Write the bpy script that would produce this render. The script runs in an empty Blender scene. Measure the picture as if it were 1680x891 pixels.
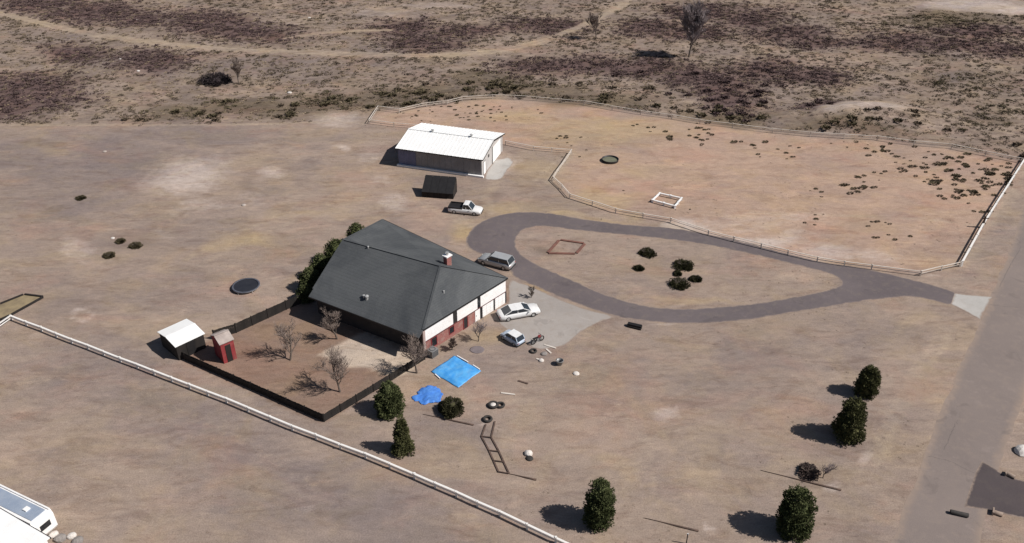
import bpy, bmesh, math, random
import numpy as np
from mathutils import Vector, Matrix
random.seed(11); RNG = np.random.default_rng(11)
PI = math.pi
scene = bpy.context.scene
COL = scene.collection

# ------------------------------------------------------------------ camera, sky, sun, exposure
CAM_H = 60.0
PITCH = math.radians(32.0)
FPX = 445.5 / math.tan(math.radians(17.5))          # focal length in photo pixels (35 degree vertical view)
cam_d = bpy.data.cameras.new('camera'); cam = bpy.data.objects.new('camera', cam_d); COL.objects.link(cam)
cam.location = (0, 0, CAM_H); cam.rotation_euler = (PI/2 - PITCH, 0, 0)
cam_d.sensor_fit = 'HORIZONTAL'; cam_d.angle = 2*math.atan(840/FPX)
cam_d.clip_start = 0.5; cam_d.clip_end = 12000
scene.camera = cam

SUN_AZ = math.radians(-14.0); SUN_EL = math.radians(46.0)
sun_dir = Vector((math.cos(SUN_AZ)*math.cos(SUN_EL), math.sin(SUN_AZ)*math.cos(SUN_EL), math.sin(SUN_EL)))
world = bpy.data.worlds.new('World'); scene.world = world; world.use_nodes = True
wn = world.node_tree; wn.nodes.clear()
sky = wn.nodes.new('ShaderNodeTexSky'); sky.sky_type = 'NISHITA'; sky.sun_disc = False
sky.sun_elevation = SUN_EL; sky.sun_rotation = math.radians(90) - SUN_AZ
bg = wn.nodes.new('ShaderNodeBackground'); bg.inputs['Strength'].default_value = 0.05
wo = wn.nodes.new('ShaderNodeOutputWorld')
wn.links.new(sky.outputs[0], bg.inputs[0]); wn.links.new(bg.outputs[0], wo.inputs[0])
sun_d = bpy.data.lights.new('sun', 'SUN'); sun_d.energy = 5.0; sun_d.angle = math.radians(0.5); sun_d.color = (1, 0.955, 0.90)
sun = bpy.data.objects.new('sun', sun_d); COL.objects.link(sun)
sun.rotation_euler = (-sun_dir).to_track_quat('-Z', 'Y').to_euler(); sun.location = (80, -20, 90)
scene.view_settings.view_transform = 'Standard'; scene.view_settings.look = 'None'
scene.view_settings.exposure = 0.0; scene.view_settings.gamma = 1.0
scene.cycles.max_bounces = 4

# ------------------------------------------------------------------ survey: where a point of the picture lies on the ground (or at height z)
def P(px, py, z=0.0):
    x = (px-840)/FPX; y = -(py-445.5)/FPX
    d = (x, math.cos(PITCH)+y*math.sin(PITCH), -math.sin(PITCH)+y*math.cos(PITCH))
    t = (CAM_H-z)/-d[2]
    return Vector((d[0]*t, d[1]*t, z))
def P2(px, py, z=0.0):
    v = P(px, py, z); return (v.x, v.y)
def heading(a, b):
    return math.atan2(b[1]-a[1], b[0]-a[0])

# ------------------------------------------------------------------ numpy value noise
def vnoise(x, y, seed=0):
    xi = np.floor(x).astype(np.int64); yi = np.floor(y).astype(np.int64)
    fx = x-xi; fy = y-yi
    fx = fx*fx*(3-2*fx); fy = fy*fy*(3-2*fy)
    def h(i, j):
        n = (i*374761393 + j*668265263 + seed*974711) & 0x7fffffff
        n = ((n ^ (n >> 13)) * 1274126177) & 0x7fffffff
        return ((n ^ (n >> 16)) & 0xffff)/65535.0
    return (h(xi, yi)*(1-fx)+h(xi+1, yi)*fx)*(1-fy) + (h(xi, yi+1)*(1-fx)+h(xi+1, yi+1)*fx)*fy
def fbm(x, y, s=1.0, o=4, seed=0):
    a = 0.5; r = 0; t = 0
    for k in range(o):
        r = r + a*vnoise(x*s+17*k, y*s-9*k, seed+k); t += a; a *= 0.5; s *= 2.05
    return r/t

# ------------------------------------------------------------------ materials
def new_mat(name):
    m = bpy.data.materials.new(name); m.use_nodes = True
    nt = m.node_tree; nt.nodes.clear()
    out = nt.nodes.new('ShaderNodeOutputMaterial'); b = nt.nodes.new('ShaderNodeBsdfPrincipled')
    nt.links.new(b.outputs[0], out.inputs[0])
    return m, nt, b
def node(nt, t, **kw):
    n = nt.nodes.new(t)
    for k, v in kw.items():
        if k.startswith('_'): setattr(n, k[1:], v)
        else:
            key = k.replace('__', ' ')
            if hasattr(v, 'is_linked') or hasattr(v, 'links'): nt.links.new(v, n.inputs[key])
            else: n.inputs[key].default_value = v
    return n
def coord(nt, scale=(1, 1, 1), space='Object'):
    tc = nt.nodes.new('ShaderNodeTexCoord'); mp = nt.nodes.new('ShaderNodeMapping')
    mp.inputs['Scale'].default_value = scale
    nt.links.new(tc.outputs[space], mp.inputs[0]); return mp.outputs[0]
def noise(nt, vec, s, d=4.0, r=0.6, dist=0.0):
    n = nt.nodes.new('ShaderNodeTexNoise'); n.inputs['Scale'].default_value = s
    n.inputs['Detail'].default_value = d; n.inputs['Roughness'].default_value = r; n.inputs['Distortion'].default_value = dist
    nt.links.new(vec, n.inputs['Vector']); return n.outputs[0]
def ramp(nt, fac, stops):
    r = nt.nodes.new('ShaderNodeValToRGB'); e = r.color_ramp.elements
    while len(e) < len(stops): e.new(0.5)
    for q, (p, c) in zip(e, stops):
        q.position = p; q.color = (c, c, c, 1) if not hasattr(c, '__len__') else (*c, 1)
    nt.links.new(fac, r.inputs[0]); return r.outputs[0]
def mix(nt, f, a, b, mode='MIX'):
    m = nt.nodes.new('ShaderNodeMix'); m.data_type = 'RGBA'; m.blend_type = mode; m.clamp_factor = True
    for k, v in ((0, f), (6, a), (7, b)):
        if hasattr(v, 'links'): nt.links.new(v, m.inputs[k])
        else: m.inputs[k].default_value = (*v, 1) if hasattr(v, '__len__') else v
    return m.outputs[2]
def math_n(nt, op, a, b=0.0):
    m = nt.nodes.new('ShaderNodeMath'); m.operation = op
    for k, v in ((0, a), (1, b)):
        if hasattr(v, 'links'): nt.links.new(v, m.inputs[k])
        else: m.inputs[k].default_value = v
    return m.outputs[0]
def bump(nt, b, h, strength=0.3, dist=0.02):
    n = nt.nodes.new('ShaderNodeBump'); n.inputs['Strength'].default_value = strength; n.inputs['Distance'].default_value = dist
    nt.links.new(h, n.inputs['Height']); nt.links.new(n.outputs[0], b.inputs['Normal'])
def surf(name, col, col2=None, scale=3.0, rough=0.8, metal=0.0, bmp=0.0, bscale=None, stretch=(1, 1, 1), dirt=None, dirt_amt=0.35, spec=0.3):
    """weathered surface: two tones by noise, optional grime patches, fine bump"""
    m, nt, b = new_mat(name)
    v = coord(nt, stretch)
    col2 = col2 or tuple(c*0.75 for c in col)
    n1 = noise(nt, v, scale, 5)
    c = mix(nt, ramp(nt, n1, [(0.35, 0.0), (0.65, 1.0)]), col, col2)
    if dirt:
        n2 = noise(nt, v, scale*0.6+0.3, 6, 0.7, 0.5)
        c = mix(nt, math_n(nt, 'MULTIPLY', ramp(nt, n2, [(0.5, 0.0), (0.68, 1.0)]), dirt_amt), c, dirt)
    nt.links.new(c, b.inputs['Base Color'])
    b.inputs['Metallic'].default_value = metal
    b.inputs['Specular IOR Level'].default_value = spec
    n3 = noise(nt, v, (bscale or scale*6), 4)
    nt.links.new(ramp(nt, n3, [(0.3, max(0.02, rough-0.08)), (0.7, min(1, rough+0.08))]), b.inputs['Roughness'])
    if bmp: bump(nt, b, n3, bmp, 0.03)
    return m
def leafmat(name, stops, scale=1.2):
    m, nt, b = new_mat(name); v = coord(nt, (1, 1, 1))
    n1 = noise(nt, v, scale, 3); n2 = noise(nt, v, scale*9, 2)
    f = math_n(nt, 'ADD', math_n(nt, 'MULTIPLY', n1, 0.6), math_n(nt, 'MULTIPLY', n2, 0.4))
    nt.links.new(ramp(nt, f, stops), b.inputs['Base Color'])
    b.inputs['Roughness'].default_value = 0.85; b.inputs['Specular IOR Level'].default_value = 0.1
    return m
M = {}
M['white_paint'] = surf('white_paint', (0.86, 0.85, 0.845), (0.81, 0.80, 0.79), 1.4, 0.6, dirt=(0.5, 0.45, 0.41), dirt_amt=0.2)
M['white_metal'] = surf('white_metal', (0.86, 0.86, 0.85), (0.82, 0.82, 0.81), 0.5, 0.55, dirt=(0.66, 0.63, 0.59), dirt_amt=0.25)
M['fence_white'] = surf('fence_white', (0.80, 0.78, 0.75), (0.66, 0.63, 0.60), 1.0, 0.7, dirt=(0.42, 0.36, 0.31), dirt_amt=0.4)
M['pale_wood'] = surf('pale_wood', (0.66, 0.60, 0.54), (0.54, 0.48, 0.42), 2.0, 0.8, dirt=(0.25, 0.2, 0.16), dirt_amt=0.4)
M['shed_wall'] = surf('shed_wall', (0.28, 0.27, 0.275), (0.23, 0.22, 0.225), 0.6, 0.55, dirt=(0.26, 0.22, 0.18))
M['blue_wall'] = surf('blue_wall', (0.16, 0.17, 0.27), (0.13, 0.14, 0.22), 1, 0.5)
M['dark_wood'] = surf('dark_wood', (0.030, 0.025, 0.023), (0.018, 0.016, 0.015), 1.5, 0.85, stretch=(1, 1, 0.2), bmp=0.2)
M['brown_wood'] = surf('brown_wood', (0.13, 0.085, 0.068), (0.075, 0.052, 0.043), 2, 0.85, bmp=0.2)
M['red_wood'] = surf('red_wood', (0.30, 0.045, 0.05), (0.22, 0.035, 0.038), 1.5, 0.7, dirt=(0.30, 0.14, 0.12))
M['red_timber'] = surf('red_timber', (0.22, 0.105, 0.08), (0.15, 0.075, 0.06), 1.5, 0.85)
M['black'] = surf('black', (0.014, 0.013, 0.014), (0.02, 0.019, 0.02), 2, 0.6)
M['rubber'] = surf('rubber', (0.03, 0.028, 0.027), (0.045, 0.04, 0.037), 4, 0.8)
M['glass'] = surf('glass', (0.02, 0.026, 0.034), (0.03, 0.038, 0.05), 0.7, 0.14, spec=0.6)
M['window_glass'] = surf('window_glass', (0.015, 0.017, 0.02), (0.022, 0.025, 0.03), 0.7, 0.2, spec=0.5)
M['silver'] = surf('silver', (0.50, 0.51, 0.52), (0.46, 0.47, 0.48), 0.7, 0.35, metal=0.35, dirt=(0.38, 0.34, 0.3), dirt_amt=0.3)
M['car_white'] = surf('car_white', (0.74, 0.74, 0.74), (0.7, 0.7, 0.7), 0.7, 0.35, dirt=(0.45, 0.4, 0.35), dirt_amt=0.3)
M['car_blue'] = surf('car_blue', (0.45, 0.52, 0.62), (0.42, 0.49, 0.58), 0.7, 0.35)
M['grey_metal'] = surf('grey_metal', (0.27, 0.27, 0.27), (0.2, 0.2, 0.2), 2, 0.5, metal=0.4)
M['dark_metal'] = surf('dark_metal', (0.05, 0.05, 0.055), (0.035, 0.035, 0.04), 2, 0.5, metal=0.3)
M['pale_metal'] = surf('pale_metal', (0.55, 0.55, 0.54), (0.47, 0.47, 0.46), 3, 0.45, metal=0.5)
M['red_lamp'] = surf('red_lamp', (0.45, 0.04, 0.035), None, 3, 0.35)
M['lamp_lens'] = surf('lamp_lens', (0.75, 0.75, 0.72), None, 3, 0.2)
M['tramp'] = surf('tramp', (0.016, 0.018, 0.026), (0.024, 0.026, 0.034), 1.2, 0.7)
M['rim_blue'] = surf('rim_blue', (0.10, 0.105, 0.13), (0.06, 0.065, 0.085), 1.5, 0.6)
M['blue_tarp'] = surf('blue_tarp', (0.045, 0.27, 0.66), (0.10, 0.38, 0.74), 1.3, 0.45, dirt=(0.22, 0.42, 0.62), dirt_amt=0.35, bmp=0.4, bscale=3)
M['deep_tarp'] = surf('deep_tarp', (0.06, 0.20, 0.62), (0.09, 0.26, 0.66), 1.6, 0.5, dirt=(0.03, 0.09, 0.34), dirt_amt=0.6, bmp=0.4, bscale=3)
M['rv_roof'] = surf('rv_roof', (0.24, 0.29, 0.38), (0.30, 0.35, 0.43), 0.9, 0.35, dirt=(0.42, 0.45, 0.5), dirt_amt=0.3)
M['bark'] = surf('bark', (0.15, 0.12, 0.10), (0.09, 0.072, 0.062), 4, 0.9, bmp=0.4)
M['twig'] = surf('twig', (0.27, 0.215, 0.185), (0.21, 0.165, 0.145), 1.5, 0.9)
M['twig_grey'] = surf('twig_grey', (0.30, 0.25, 0.25), (0.22, 0.185, 0.19), 1.0, 0.9)
M['evergreen'] = leafmat('evergreen', [(0.30, (0.040, 0.048, 0.022)), (0.5, (0.085, 0.098, 0.042)), (0.68, (0.14, 0.148, 0.070))])
M['evergreen_brown'] = leafmat('evergreen_brown', [(0.30, (0.045, 0.046, 0.022)), (0.5, (0.095, 0.096, 0.042)), (0.68, (0.15, 0.142, 0.072))])
M['juniper'] = leafmat('juniper', [(0.3, (0.026, 0.027, 0.014)), (0.5, (0.055, 0.053, 0.027)), (0.7, (0.095, 0.085, 0.046))])
M['scrub'] = leafmat('scrub', [(0.3, (0.075, 0.057, 0.042)), (0.5, (0.125, 0.097, 0.07)), (0.7, (0.18, 0.145, 0.105))], 0.3)
M['scrub_mauve'] = leafmat('scrub_mauve', [(0.3, (0.062, 0.042, 0.042)), (0.5, (0.098, 0.067, 0.066)), (0.7, (0.15, 0.11, 0.102))], 0.3)
M['scrub_green'] = leafmat('scrub_green', [(0.3, (0.060, 0.050, 0.031)), (0.5, (0.10, 0.082, 0.050)), (0.7, (0.15, 0.125, 0.077))], 0.3)
M['dry_grass'] = leafmat('dry_grass', [(0.3, (0.20, 0.155, 0.105)), (0.5, (0.29, 0.225, 0.155)), (0.7, (0.38, 0.31, 0.22))], 0.3)
M['heath'] = leafmat('heath', [(0.3, (0.085, 0.062, 0.058)), (0.5, (0.125, 0.094, 0.086)), (0.7, (0.18, 0.14, 0.126))], 0.3)
M['shadow_heath'] = leafmat('shadow_heath', [(0.3, (0.034, 0.028, 0.032)), (0.5, (0.06, 0.048, 0.052)), (0.7, (0.10, 0.08, 0.08))], 0.6)
M['tuft'] = leafmat('tuft', [(0.3, (0.17, 0.13, 0.10)), (0.5, (0.25, 0.195, 0.15)), (0.7, (0.34, 0.275, 0.215))], 0.3)
M['rock_white'] = surf('rock_white', (0.70, 0.66, 0.62), (0.55, 0.5, 0.46), 3, 0.85, bmp=0.4)
M['rock_pale'] = surf('rock_pale', (0.46, 0.40, 0.36), (0.38, 0.33, 0.3), 3, .9)
M['rock_grey'] = surf('rock_grey', (0.30, 0.27, 0.25), (0.2, 0.18, 0.17), 3, 0.85, bmp=0.4)

def brick_mat():
    m, nt, b = new_mat('brick_wall')
    v = coord(nt, (1, 1, 1), 'Object'); br = nt.nodes.new('ShaderNodeTexBrick')
    sx = nt.nodes.new('ShaderNodeSeparateXYZ'); cx = nt.nodes.new('ShaderNodeCombineXYZ')
    nt.links.new(v, sx.inputs[0]); nt.links.new(sx.outputs[0], cx.inputs[0]); nt.links.new(sx.outputs[2], cx.inputs[1])
    nt.links.new(cx.outputs[0], br.inputs['Vector'])
    br.inputs['Color1'].default_value = (0.33, 0.085, 0.075, 1); br.inputs['Color2'].default_value = (0.23, 0.06, 0.055, 1)
    br.inputs['Mortar'].default_value = (0.3, 0.24, 0.21, 1); br.inputs['Scale'].default_value = 1
    br.inputs['Brick Width'].default_value = 0.22; br.inputs['Row Height'].default_value = 0.075; br.inputs['Mortar Size'].default_value = 0.008
    n = noise(nt, v, 1.1, 5)
    c = mix(nt, math_n(nt, 'MULTIPLY', ramp(nt, n, [(0.5, 0.0), (0.62, 1.0)]), 0.6), br.outputs[0], (0.33, 0.22, 0.19))
    nt.links.new(c, b.inputs['Base Color']); b.inputs['Roughness'].default_value = 0.9; return m
M['brick'] = brick_mat()
def roof_mat():
    """dark grey asphalt shingles, courses and tabs as fine relief, weathered in large patches"""
    m, nt, b = new_mat('shingle_roof')
    v = coord(nt, (1, 1, 1), 'Object')
    big = noise(nt, v, 0.13, 5, 0.6, 0.8); mid = noise(nt, v, 1.1, 5); fine = noise(nt, v, 9, 3)
    c = mix(nt, ramp(nt, big, [(0.38, 0.0), (0.62, 1.0)]), (0.058, 0.063, 0.069), (0.096, 0.101, 0.106))
    c = mix(nt, math_n(nt, 'MULTIPLY', ramp(nt, mid, [(0.45, 0.0), (0.75, 1.0)]), 0.4), c, (0.10, 0.105, 0.105))
    w = nt.nodes.new('ShaderNodeTexWave'); w.wave_type = 'BANDS'; w.bands_direction = 'Z'; w.wave_profile = 'SAW'
    w.inputs['Scale'].default_value = 1.6; w.inputs['Distortion'].default_value = 0.4; w.inputs['Detail'].default_value = 2
    nt.links.new(v, w.inputs['Vector'])
    c = mix(nt, 0.4, c, mix(nt, 1.0, c, ramp(nt, w.outputs[1], [(0.0, 0.55), (0.25, 1.0), (1.0, 1.1)]), 'MULTIPLY'))
    c = mix(nt, 0.5, c, mix(nt, 1.0, c, ramp(nt, fine, [(0.3, 0.65), (0.7, 1.3)]), 'MULTIPLY'))
    nt.links.new(c, b.inputs['Base Color']); b.inputs['Roughness'].default_value = 0.85; b.inputs['Specular IOR Level'].default_value = 0.25
    bump(nt, b, w.outputs[1], 0.25, 0.02); return m
M['roof'] = roof_mat()
def asphalt_mat(name, c1, c2, crack=0.5, edge_col=(0.2, 0.165, 0.14), soil=(0.30, 0.232, 0.190), reach=0.34):
    m, nt, b = new_mat(name); v = coord(nt)
    big = noise(nt, v, 0.10, 4, 0.6, 0.4); mid = noise(nt, v, 0.9, 6, 0.65); fine = noise(nt, v, 14, 3)
    c = mix(nt, ramp(nt, big, [(0.35, 0.0), (0.65, 1.0)]), c1, c2)
    c = mix(nt, math_n(nt, 'MULTIPLY', ramp(nt, mid, [(0.5, 0.0), (0.72, 1.0)]), 0.45), c, edge_col)
    c = mix(nt, 0.6, c, mix(nt, 1.0, c, ramp(nt, fine, [(0.3, 0.75), (0.7, 1.2)]), 'MULTIPLY'))
    at = nt.nodes.new('ShaderNodeAttribute'); at.attribute_name = 'edge'
    e = math_n(nt, 'ADD', at.outputs['Fac'], math_n(nt, 'MULTIPLY', math_n(nt, 'SUBTRACT', noise(nt, v, 0.9, 6, 0.7), 0.5), 1.1))
    c = mix(nt, ramp(nt, e, [(0.0, 1.0), (reach, 0.0)]), c, mix(nt, mid, soil, tuple(k*.85 for k in soil)))
    pt = noise(nt, v, 0.33, 5, 0.6, 1.0)
    c = mix(nt, math_n(nt, 'MULTIPLY', ramp(nt, pt, [(0.60, 0.0), (0.66, 1.0)]), 0.5), c, tuple(k*0.80 for k in c1))
    c = mix(nt, math_n(nt, 'MULTIPLY', ramp(nt, noise(nt, v, 0.5, 7, 0.75, 1.5), [(0.56, 0.0), (0.70, 1.0)]), 0.4), c, tuple(k*1.3 for k in c2))
    nt.links.new(c, b.inputs['Base Color']); b.inputs['Roughness'].default_value = 0.92; b.inputs['Specular IOR Level'].default_value = 0.2
    bump(nt, b, fine, 0.25, 0.015); return m
M['asphalt'] = asphalt_mat('driveway_asphalt', (0.120, 0.100, 0.104), (0.150, 0.125, 0.128), 0.0)
M['asphalt_dark'] = asphalt_mat('apron_asphalt', (0.070, 0.057, 0.060), (0.086, 0.070, 0.072), 0.0, (0.11, 0.09, 0.08))
M['road'] = asphalt_mat('road_asphalt', (0.198, 0.163, 0.150), (0.232, 0.190, 0.172), 0.0, (0.275, 0.220, 0.185), (0.30, 0.232, 0.190), 0.45)
M['concrete'] = asphalt_mat('concrete', (0.30, 0.27, 0.25), (0.36, 0.325, 0.30), 0.0, (0.28, 0.23, 0.19))
M['concrete_pale'] = asphalt_mat('concrete_pale', (0.38, 0.365, 0.345), (0.46, 0.435, 0.41), 0.0, (0.34, 0.29, 0.25))

# ------------------------------------------------------------------ mesh helpers
class MB:
    def __init__(s): s.v = []; s.f = []
    def add(s, vs, fs):
        o = len(s.v); s.v += [tuple(p) for p in vs]; s.f += [tuple(i+o for i in f) for f in fs]; return s
    def box(s, c, d, rz=0.0, taper=1.0):
        x, y, z = (k/2 for k in d); cr, sr = math.cos(rz), math.sin(rz); vs = []
        for zz, t in ((-z, 1), (z, taper)):
            for a, b_ in ((-x, -y), (x, -y), (x, y), (-x, y)):
                a *= t; b_ *= t
                vs.append((c[0]+a*cr-b_*sr, c[1]+a*sr+b_*cr, c[2]+zz))
        return s.add(vs, [(3, 2, 1, 0), (4, 5, 6, 7), (0, 1, 5, 4), (1, 2, 6, 5), (2, 3, 7, 6), (3, 0, 4, 7)])
    def beam(s, a, b, w, h):
        """a bar of section w x h from a to b (h is the vertical side)"""
        a = Vector(a); b = Vector(b); d = (b-a).normalized()
        up = Vector((0, 0, 1)) if abs(d.z) < 0.95 else Vector((0, 1, 0))
        n = d.cross(up).normalized()*w/2; u = n.cross(d).normalized()*h/2
        vs = [p+i*n+j*u for p in (a, b) for i, j in ((-1, -1), (1, -1), (1, 1), (-1, 1))]
        return s.add(vs, [(3, 2, 1, 0), (4, 5, 6, 7), (0, 1, 5, 4), (1, 2, 6, 5), (2, 3, 7, 6), (3, 0, 4, 7)])
    def tube(s, pts, rs, n=6, cap=True):
        pts = [Vector(p) for p in pts]; o = []; prev = None
        if not hasattr(rs, '__len__'): rs = [rs]*len(pts)
        for i, p in enumerate(pts):
            d = (pts[min(i+1, len(pts)-1)]-pts[max(i-1, 0)]).normalized()
            ref = Vector((0, 0, 1)) if abs(d.z) < 0.9 else Vector((1, 0, 0))
            if prev is None: a = d.cross(ref).normalized()
            else: a = (prev-d*prev.dot(d)).normalized() if (prev-d*prev.dot(d)).length > 1e-5 else d.cross(ref).normalized()
            prev = a; b_ = d.cross(a)
            o += [p+(a*math.cos(2*PI*k/n)+b_*math.sin(2*PI*k/n))*rs[i] for k in range(n)]
        fs = [(i*n+k, i*n+(k+1) % n, (i+1)*n+(k+1) % n, (i+1)*n+k) for i in range(len(pts)-1) for k in range(n)]
        if cap: fs += [tuple(range(n-1, -1, -1)), tuple((len(pts)-1)*n+k for k in range(n))]
        return s.add(o, fs)
    def lathe(s, prof, n=16, c=(0, 0, 0), cap=True):
        vs = [(c[0]+r*math.cos(2*PI*k/n), c[1]+r*math.sin(2*PI*k/n), c[2]+z) for r, z in prof for k in range(n)]
        fs = [(i*n+k, i*n+(k+1) % n, (i+1)*n+(k+1) % n, (i+1)*n+k) for i in range(len(prof)-1) for k in range(n)]
        if cap: fs += [tuple(range(n-1, -1, -1)), tuple((len(prof)-1)*n+k for k in range(n))]
        return s.add(vs, fs)
    def ring(s, R, r, n=20, m=6, c=(0, 0, 0), axis='z', squash=1.0):
        vs = []
        for i in range(n):
            a = 2*PI*i/n
            for j in range(m):
                t = 2*PI*j/m; rad = R+r*math.cos(t); h = r*math.sin(t)*squash
                p = (rad*math.cos(a), rad*math.sin(a), h)
                if axis == 'y': p = (p[0], p[2], p[1])
                vs.append((c[0]+p[0], c[1]+p[1], c[2]+p[2]))
        return s.add(vs, [(i*m+j, ((i+1) % n)*m+j, ((i+1) % n)*m+(j+1) % m, i*m+(j+1) % m) for i in range(n) for j in range(m)])
    def loft(s, secs):
        """secs: list of equally long closed cross sections"""
        n = len(secs[0]); vs = [p for q in secs for p in q]
        fs = [(i*n+k, i*n+(k+1) % n, (i+1)*n+(k+1) % n, (i+1)*n+k) for i in range(len(secs)-1) for k in range(n)]
        fs += [tuple(range(n-1, -1, -1)), tuple((len(secs)-1)*n+k for k in range(n))]
        return s.add(vs, fs)
    def slab(s, pts, t):
        """polygon of 3-D points given thickness t downwards"""
        n = len(pts); vs = [tuple(p) for p in pts]+[(p[0], p[1], p[2]-t) for p in pts]
        return s.add(vs, [tuple(range(n)), tuple(range(2*n-1, n-1, -1))]+[(k, n+k, n+(k+1) % n, (k+1) % n) for k in range(n)])
    def mesh(s, name, m, smooth=False):
        me = bpy.data.meshes.new(name); me.from_pydata(s.v, [], s.f); me.validate()
        bm = bmesh.new(); bm.from_mesh(me); bmesh.ops.recalc_face_normals(bm, faces=bm.faces); bm.to_mesh(me); bm.free()
        if m: me.materials.append(m)
        if smooth: me.polygons.foreach_set('use_smooth', [True]*len(me.polygons))
        return me
    def obj(s, name, m, parent=None, smooth=False, loc=None, rz=0.0):
        o = bpy.data.objects.new(name, s.mesh(name, m, smooth)); COL.objects.link(o)
        if parent: o.parent = parent
        if loc is not None: o.location = loc
        if rz: o.rotation_euler = (0, 0, rz)
        return o
def tag(o, label, cat, group=None):
    o['label'] = label; o['category'] = cat
    if group: o['group'] = group
    return o
def thing(name, label, cat, loc, rz=0.0, group=None):
    o = bpy.data.objects.new(name, None); COL.objects.link(o); o.location = loc; o.rotation_euler = (0, 0, rz); o.empty_display_size = 0.3
    return tag(o, label, cat, group)
def structure(o): o['kind'] = 'structure'; return o
def stuff(o): o['kind'] = 'stuff'; return o
def part(mesh, name, parent, loc=(0, 0, 0), rz=0.0):
    o = bpy.data.objects.new(name, mesh); COL.objects.link(o); o.parent = parent; o.location = loc; o.rotation_euler = (0, 0, rz); return o
def copy_thing(src, loc, rz=0.0, scale=1.0):
    r = src.copy(); COL.objects.link(r); r.location = loc; r.rotation_euler = (0, 0, rz)
    r.scale = (scale,)*3 if not hasattr(scale, '__len__') else scale
    for ch in list(src.children):
        c = ch.copy(); COL.objects.link(c); c.parent = r
        for g in list(ch.children):
            d = g.copy(); COL.objects.link(d); d.parent = c
    return r
def big_mesh(name, V, F, m, smooth=False):
    """triangles straight from numpy"""
    me = bpy.data.meshes.new(name); n = len(F)
    me.vertices.add(len(V)); me.vertices.foreach_set('co', np.asarray(V, np.float32).ravel())
    me.loops.add(n*3); me.loops.foreach_set('vertex_index', np.asarray(F, np.int32).ravel())
    me.polygons.add(n); me.polygons.foreach_set('loop_start', np.arange(0, n*3, 3, dtype=np.int32))
    if smooth: me.polygons.foreach_set('use_smooth', np.ones(n, bool))
    me.materials.append(m); me.update(calc_edges=True); me.validate(); return me
def curve_pts(px, closed=False, sub=6):
    pts = [np.array(P2(*q)) for q in px]; n = len(pts); out = []
    rng = range(n) if closed else range(n-1)
    for i in rng:
        g = (lambda k: pts[k % n]) if closed else (lambda k: pts[min(max(k, 0), n-1)])
        p0, p1, p2, p3 = g(i-1), g(i), g(i+1), g(i+2)
        for k in range(sub):
            t = k/sub
            out.append(0.5*((2*p1)+(-p0+p2)*t+(2*p0-5*p1+4*p2-p3)*t*t+(-p0+3*p1-3*p2+p3)*t**3))
    if not closed: out.append(pts[-1])
    return out
def sheet(name, outer, holes, z, m, jitter=0.0, step=0.45, band=0.7):
    """flat sheet with inner points; attribute "edge" is 0 at its rim and 1 further in"""
    from mathutils.geometry import delaunay_2d_cdt
    vs = []; faces = []; segs = []
    for loop in [outer]+holes:
        o = len(vs); n = len(loop)
        vs += [Vector((p[0]+random.uniform(-jitter, jitter), p[1]+random.uniform(-jitter, jitter))) for p in loop]
        faces.append(list(range(o, o+n)))
        segs += [(vs[o+i], vs[o+(i+1) % n]) for i in range(n)]
    L = np.array([[*p, *q] for p, q in segs]); nb = len(vs)
    xs = np.array([v[:] for v in vs]); x0, y0 = xs.min(0); x1, y1 = np.minimum(xs.max(0), [1e9, 130])
    X, Y = np.meshgrid(np.arange(x0, x1, step), np.arange(max(y0, 35), y1, step)); X = X.ravel(); Y = Y.ravel()
    ins = np.zeros(X.shape, bool)
    for ax, ay, bx, by in L:
        ins ^= ((ay > Y) != (by > Y)) & (X < (bx-ax)*(Y-ay)/((by-ay) or 1e-9)+ax)
    X = X[ins]; Y = Y[ins]; D = np.full(X.shape, 1e9)
    for ax, ay, bx, by in L:
        dx, dy = bx-ax, by-ay; t = np.clip(((X-ax)*dx+(Y-ay)*dy)/(dx*dx+dy*dy+1e-9), 0, 1); D = np.minimum(D, np.hypot(X-ax-t*dx, Y-ay-t*dy))
    keep = (D > .18) & ((D < band+step) | (RNG.random(len(D)) < .12)); X = X[keep]; Y = Y[keep]; D = D[keep]
    r = delaunay_2d_cdt(vs+[Vector((a, b2)) for a, b2 in zip(X, Y)], [], faces, 2 if not holes else 2, 1e-5)
    dist = np.zeros(len(r[0]))
    for i, org in enumerate(r[3]):
        k = max(org) if org else 0
        dist[i] = D[k-nb] if k >= nb else 0.0
    fs = r[2]
    if holes:
        H = [np.array([p for p in h]) for h in holes]; out = []
        for f in fs:
            cx = sum(r[0][k].x for k in f)/len(f); cy = sum(r[0][k].y for k in f)/len(f); inside = False
            for h in H:
                for i in range(len(h)):
                    (ax, ay), (bx, by) = h[i], h[(i+1) % len(h)]
                    if (ay > cy) != (by > cy) and cx < (bx-ax)*(cy-ay)/((by-ay) or 1e-9)+ax: inside = not inside
            if not inside: out.append(f)
        fs = out
    me = bpy.data.meshes.new(name); me.from_pydata([(v.x, v.y, z) for v in r[0]], [], fs); me.validate()
    bm = bmesh.new(); bm.from_mesh(me)
    for f in bm.faces:
        if f.normal.z < 0: f.normal_flip()
    bm.to_mesh(me); bm.free()
    at = me.attributes.new('edge', 'FLOAT', 'POINT'); at.data.foreach_set('value', np.clip(dist/band, 0, 1).astype(np.float32))
    me.materials.append(m); o = bpy.data.objects.new(name, me); COL.objects.link(o); return o

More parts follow.
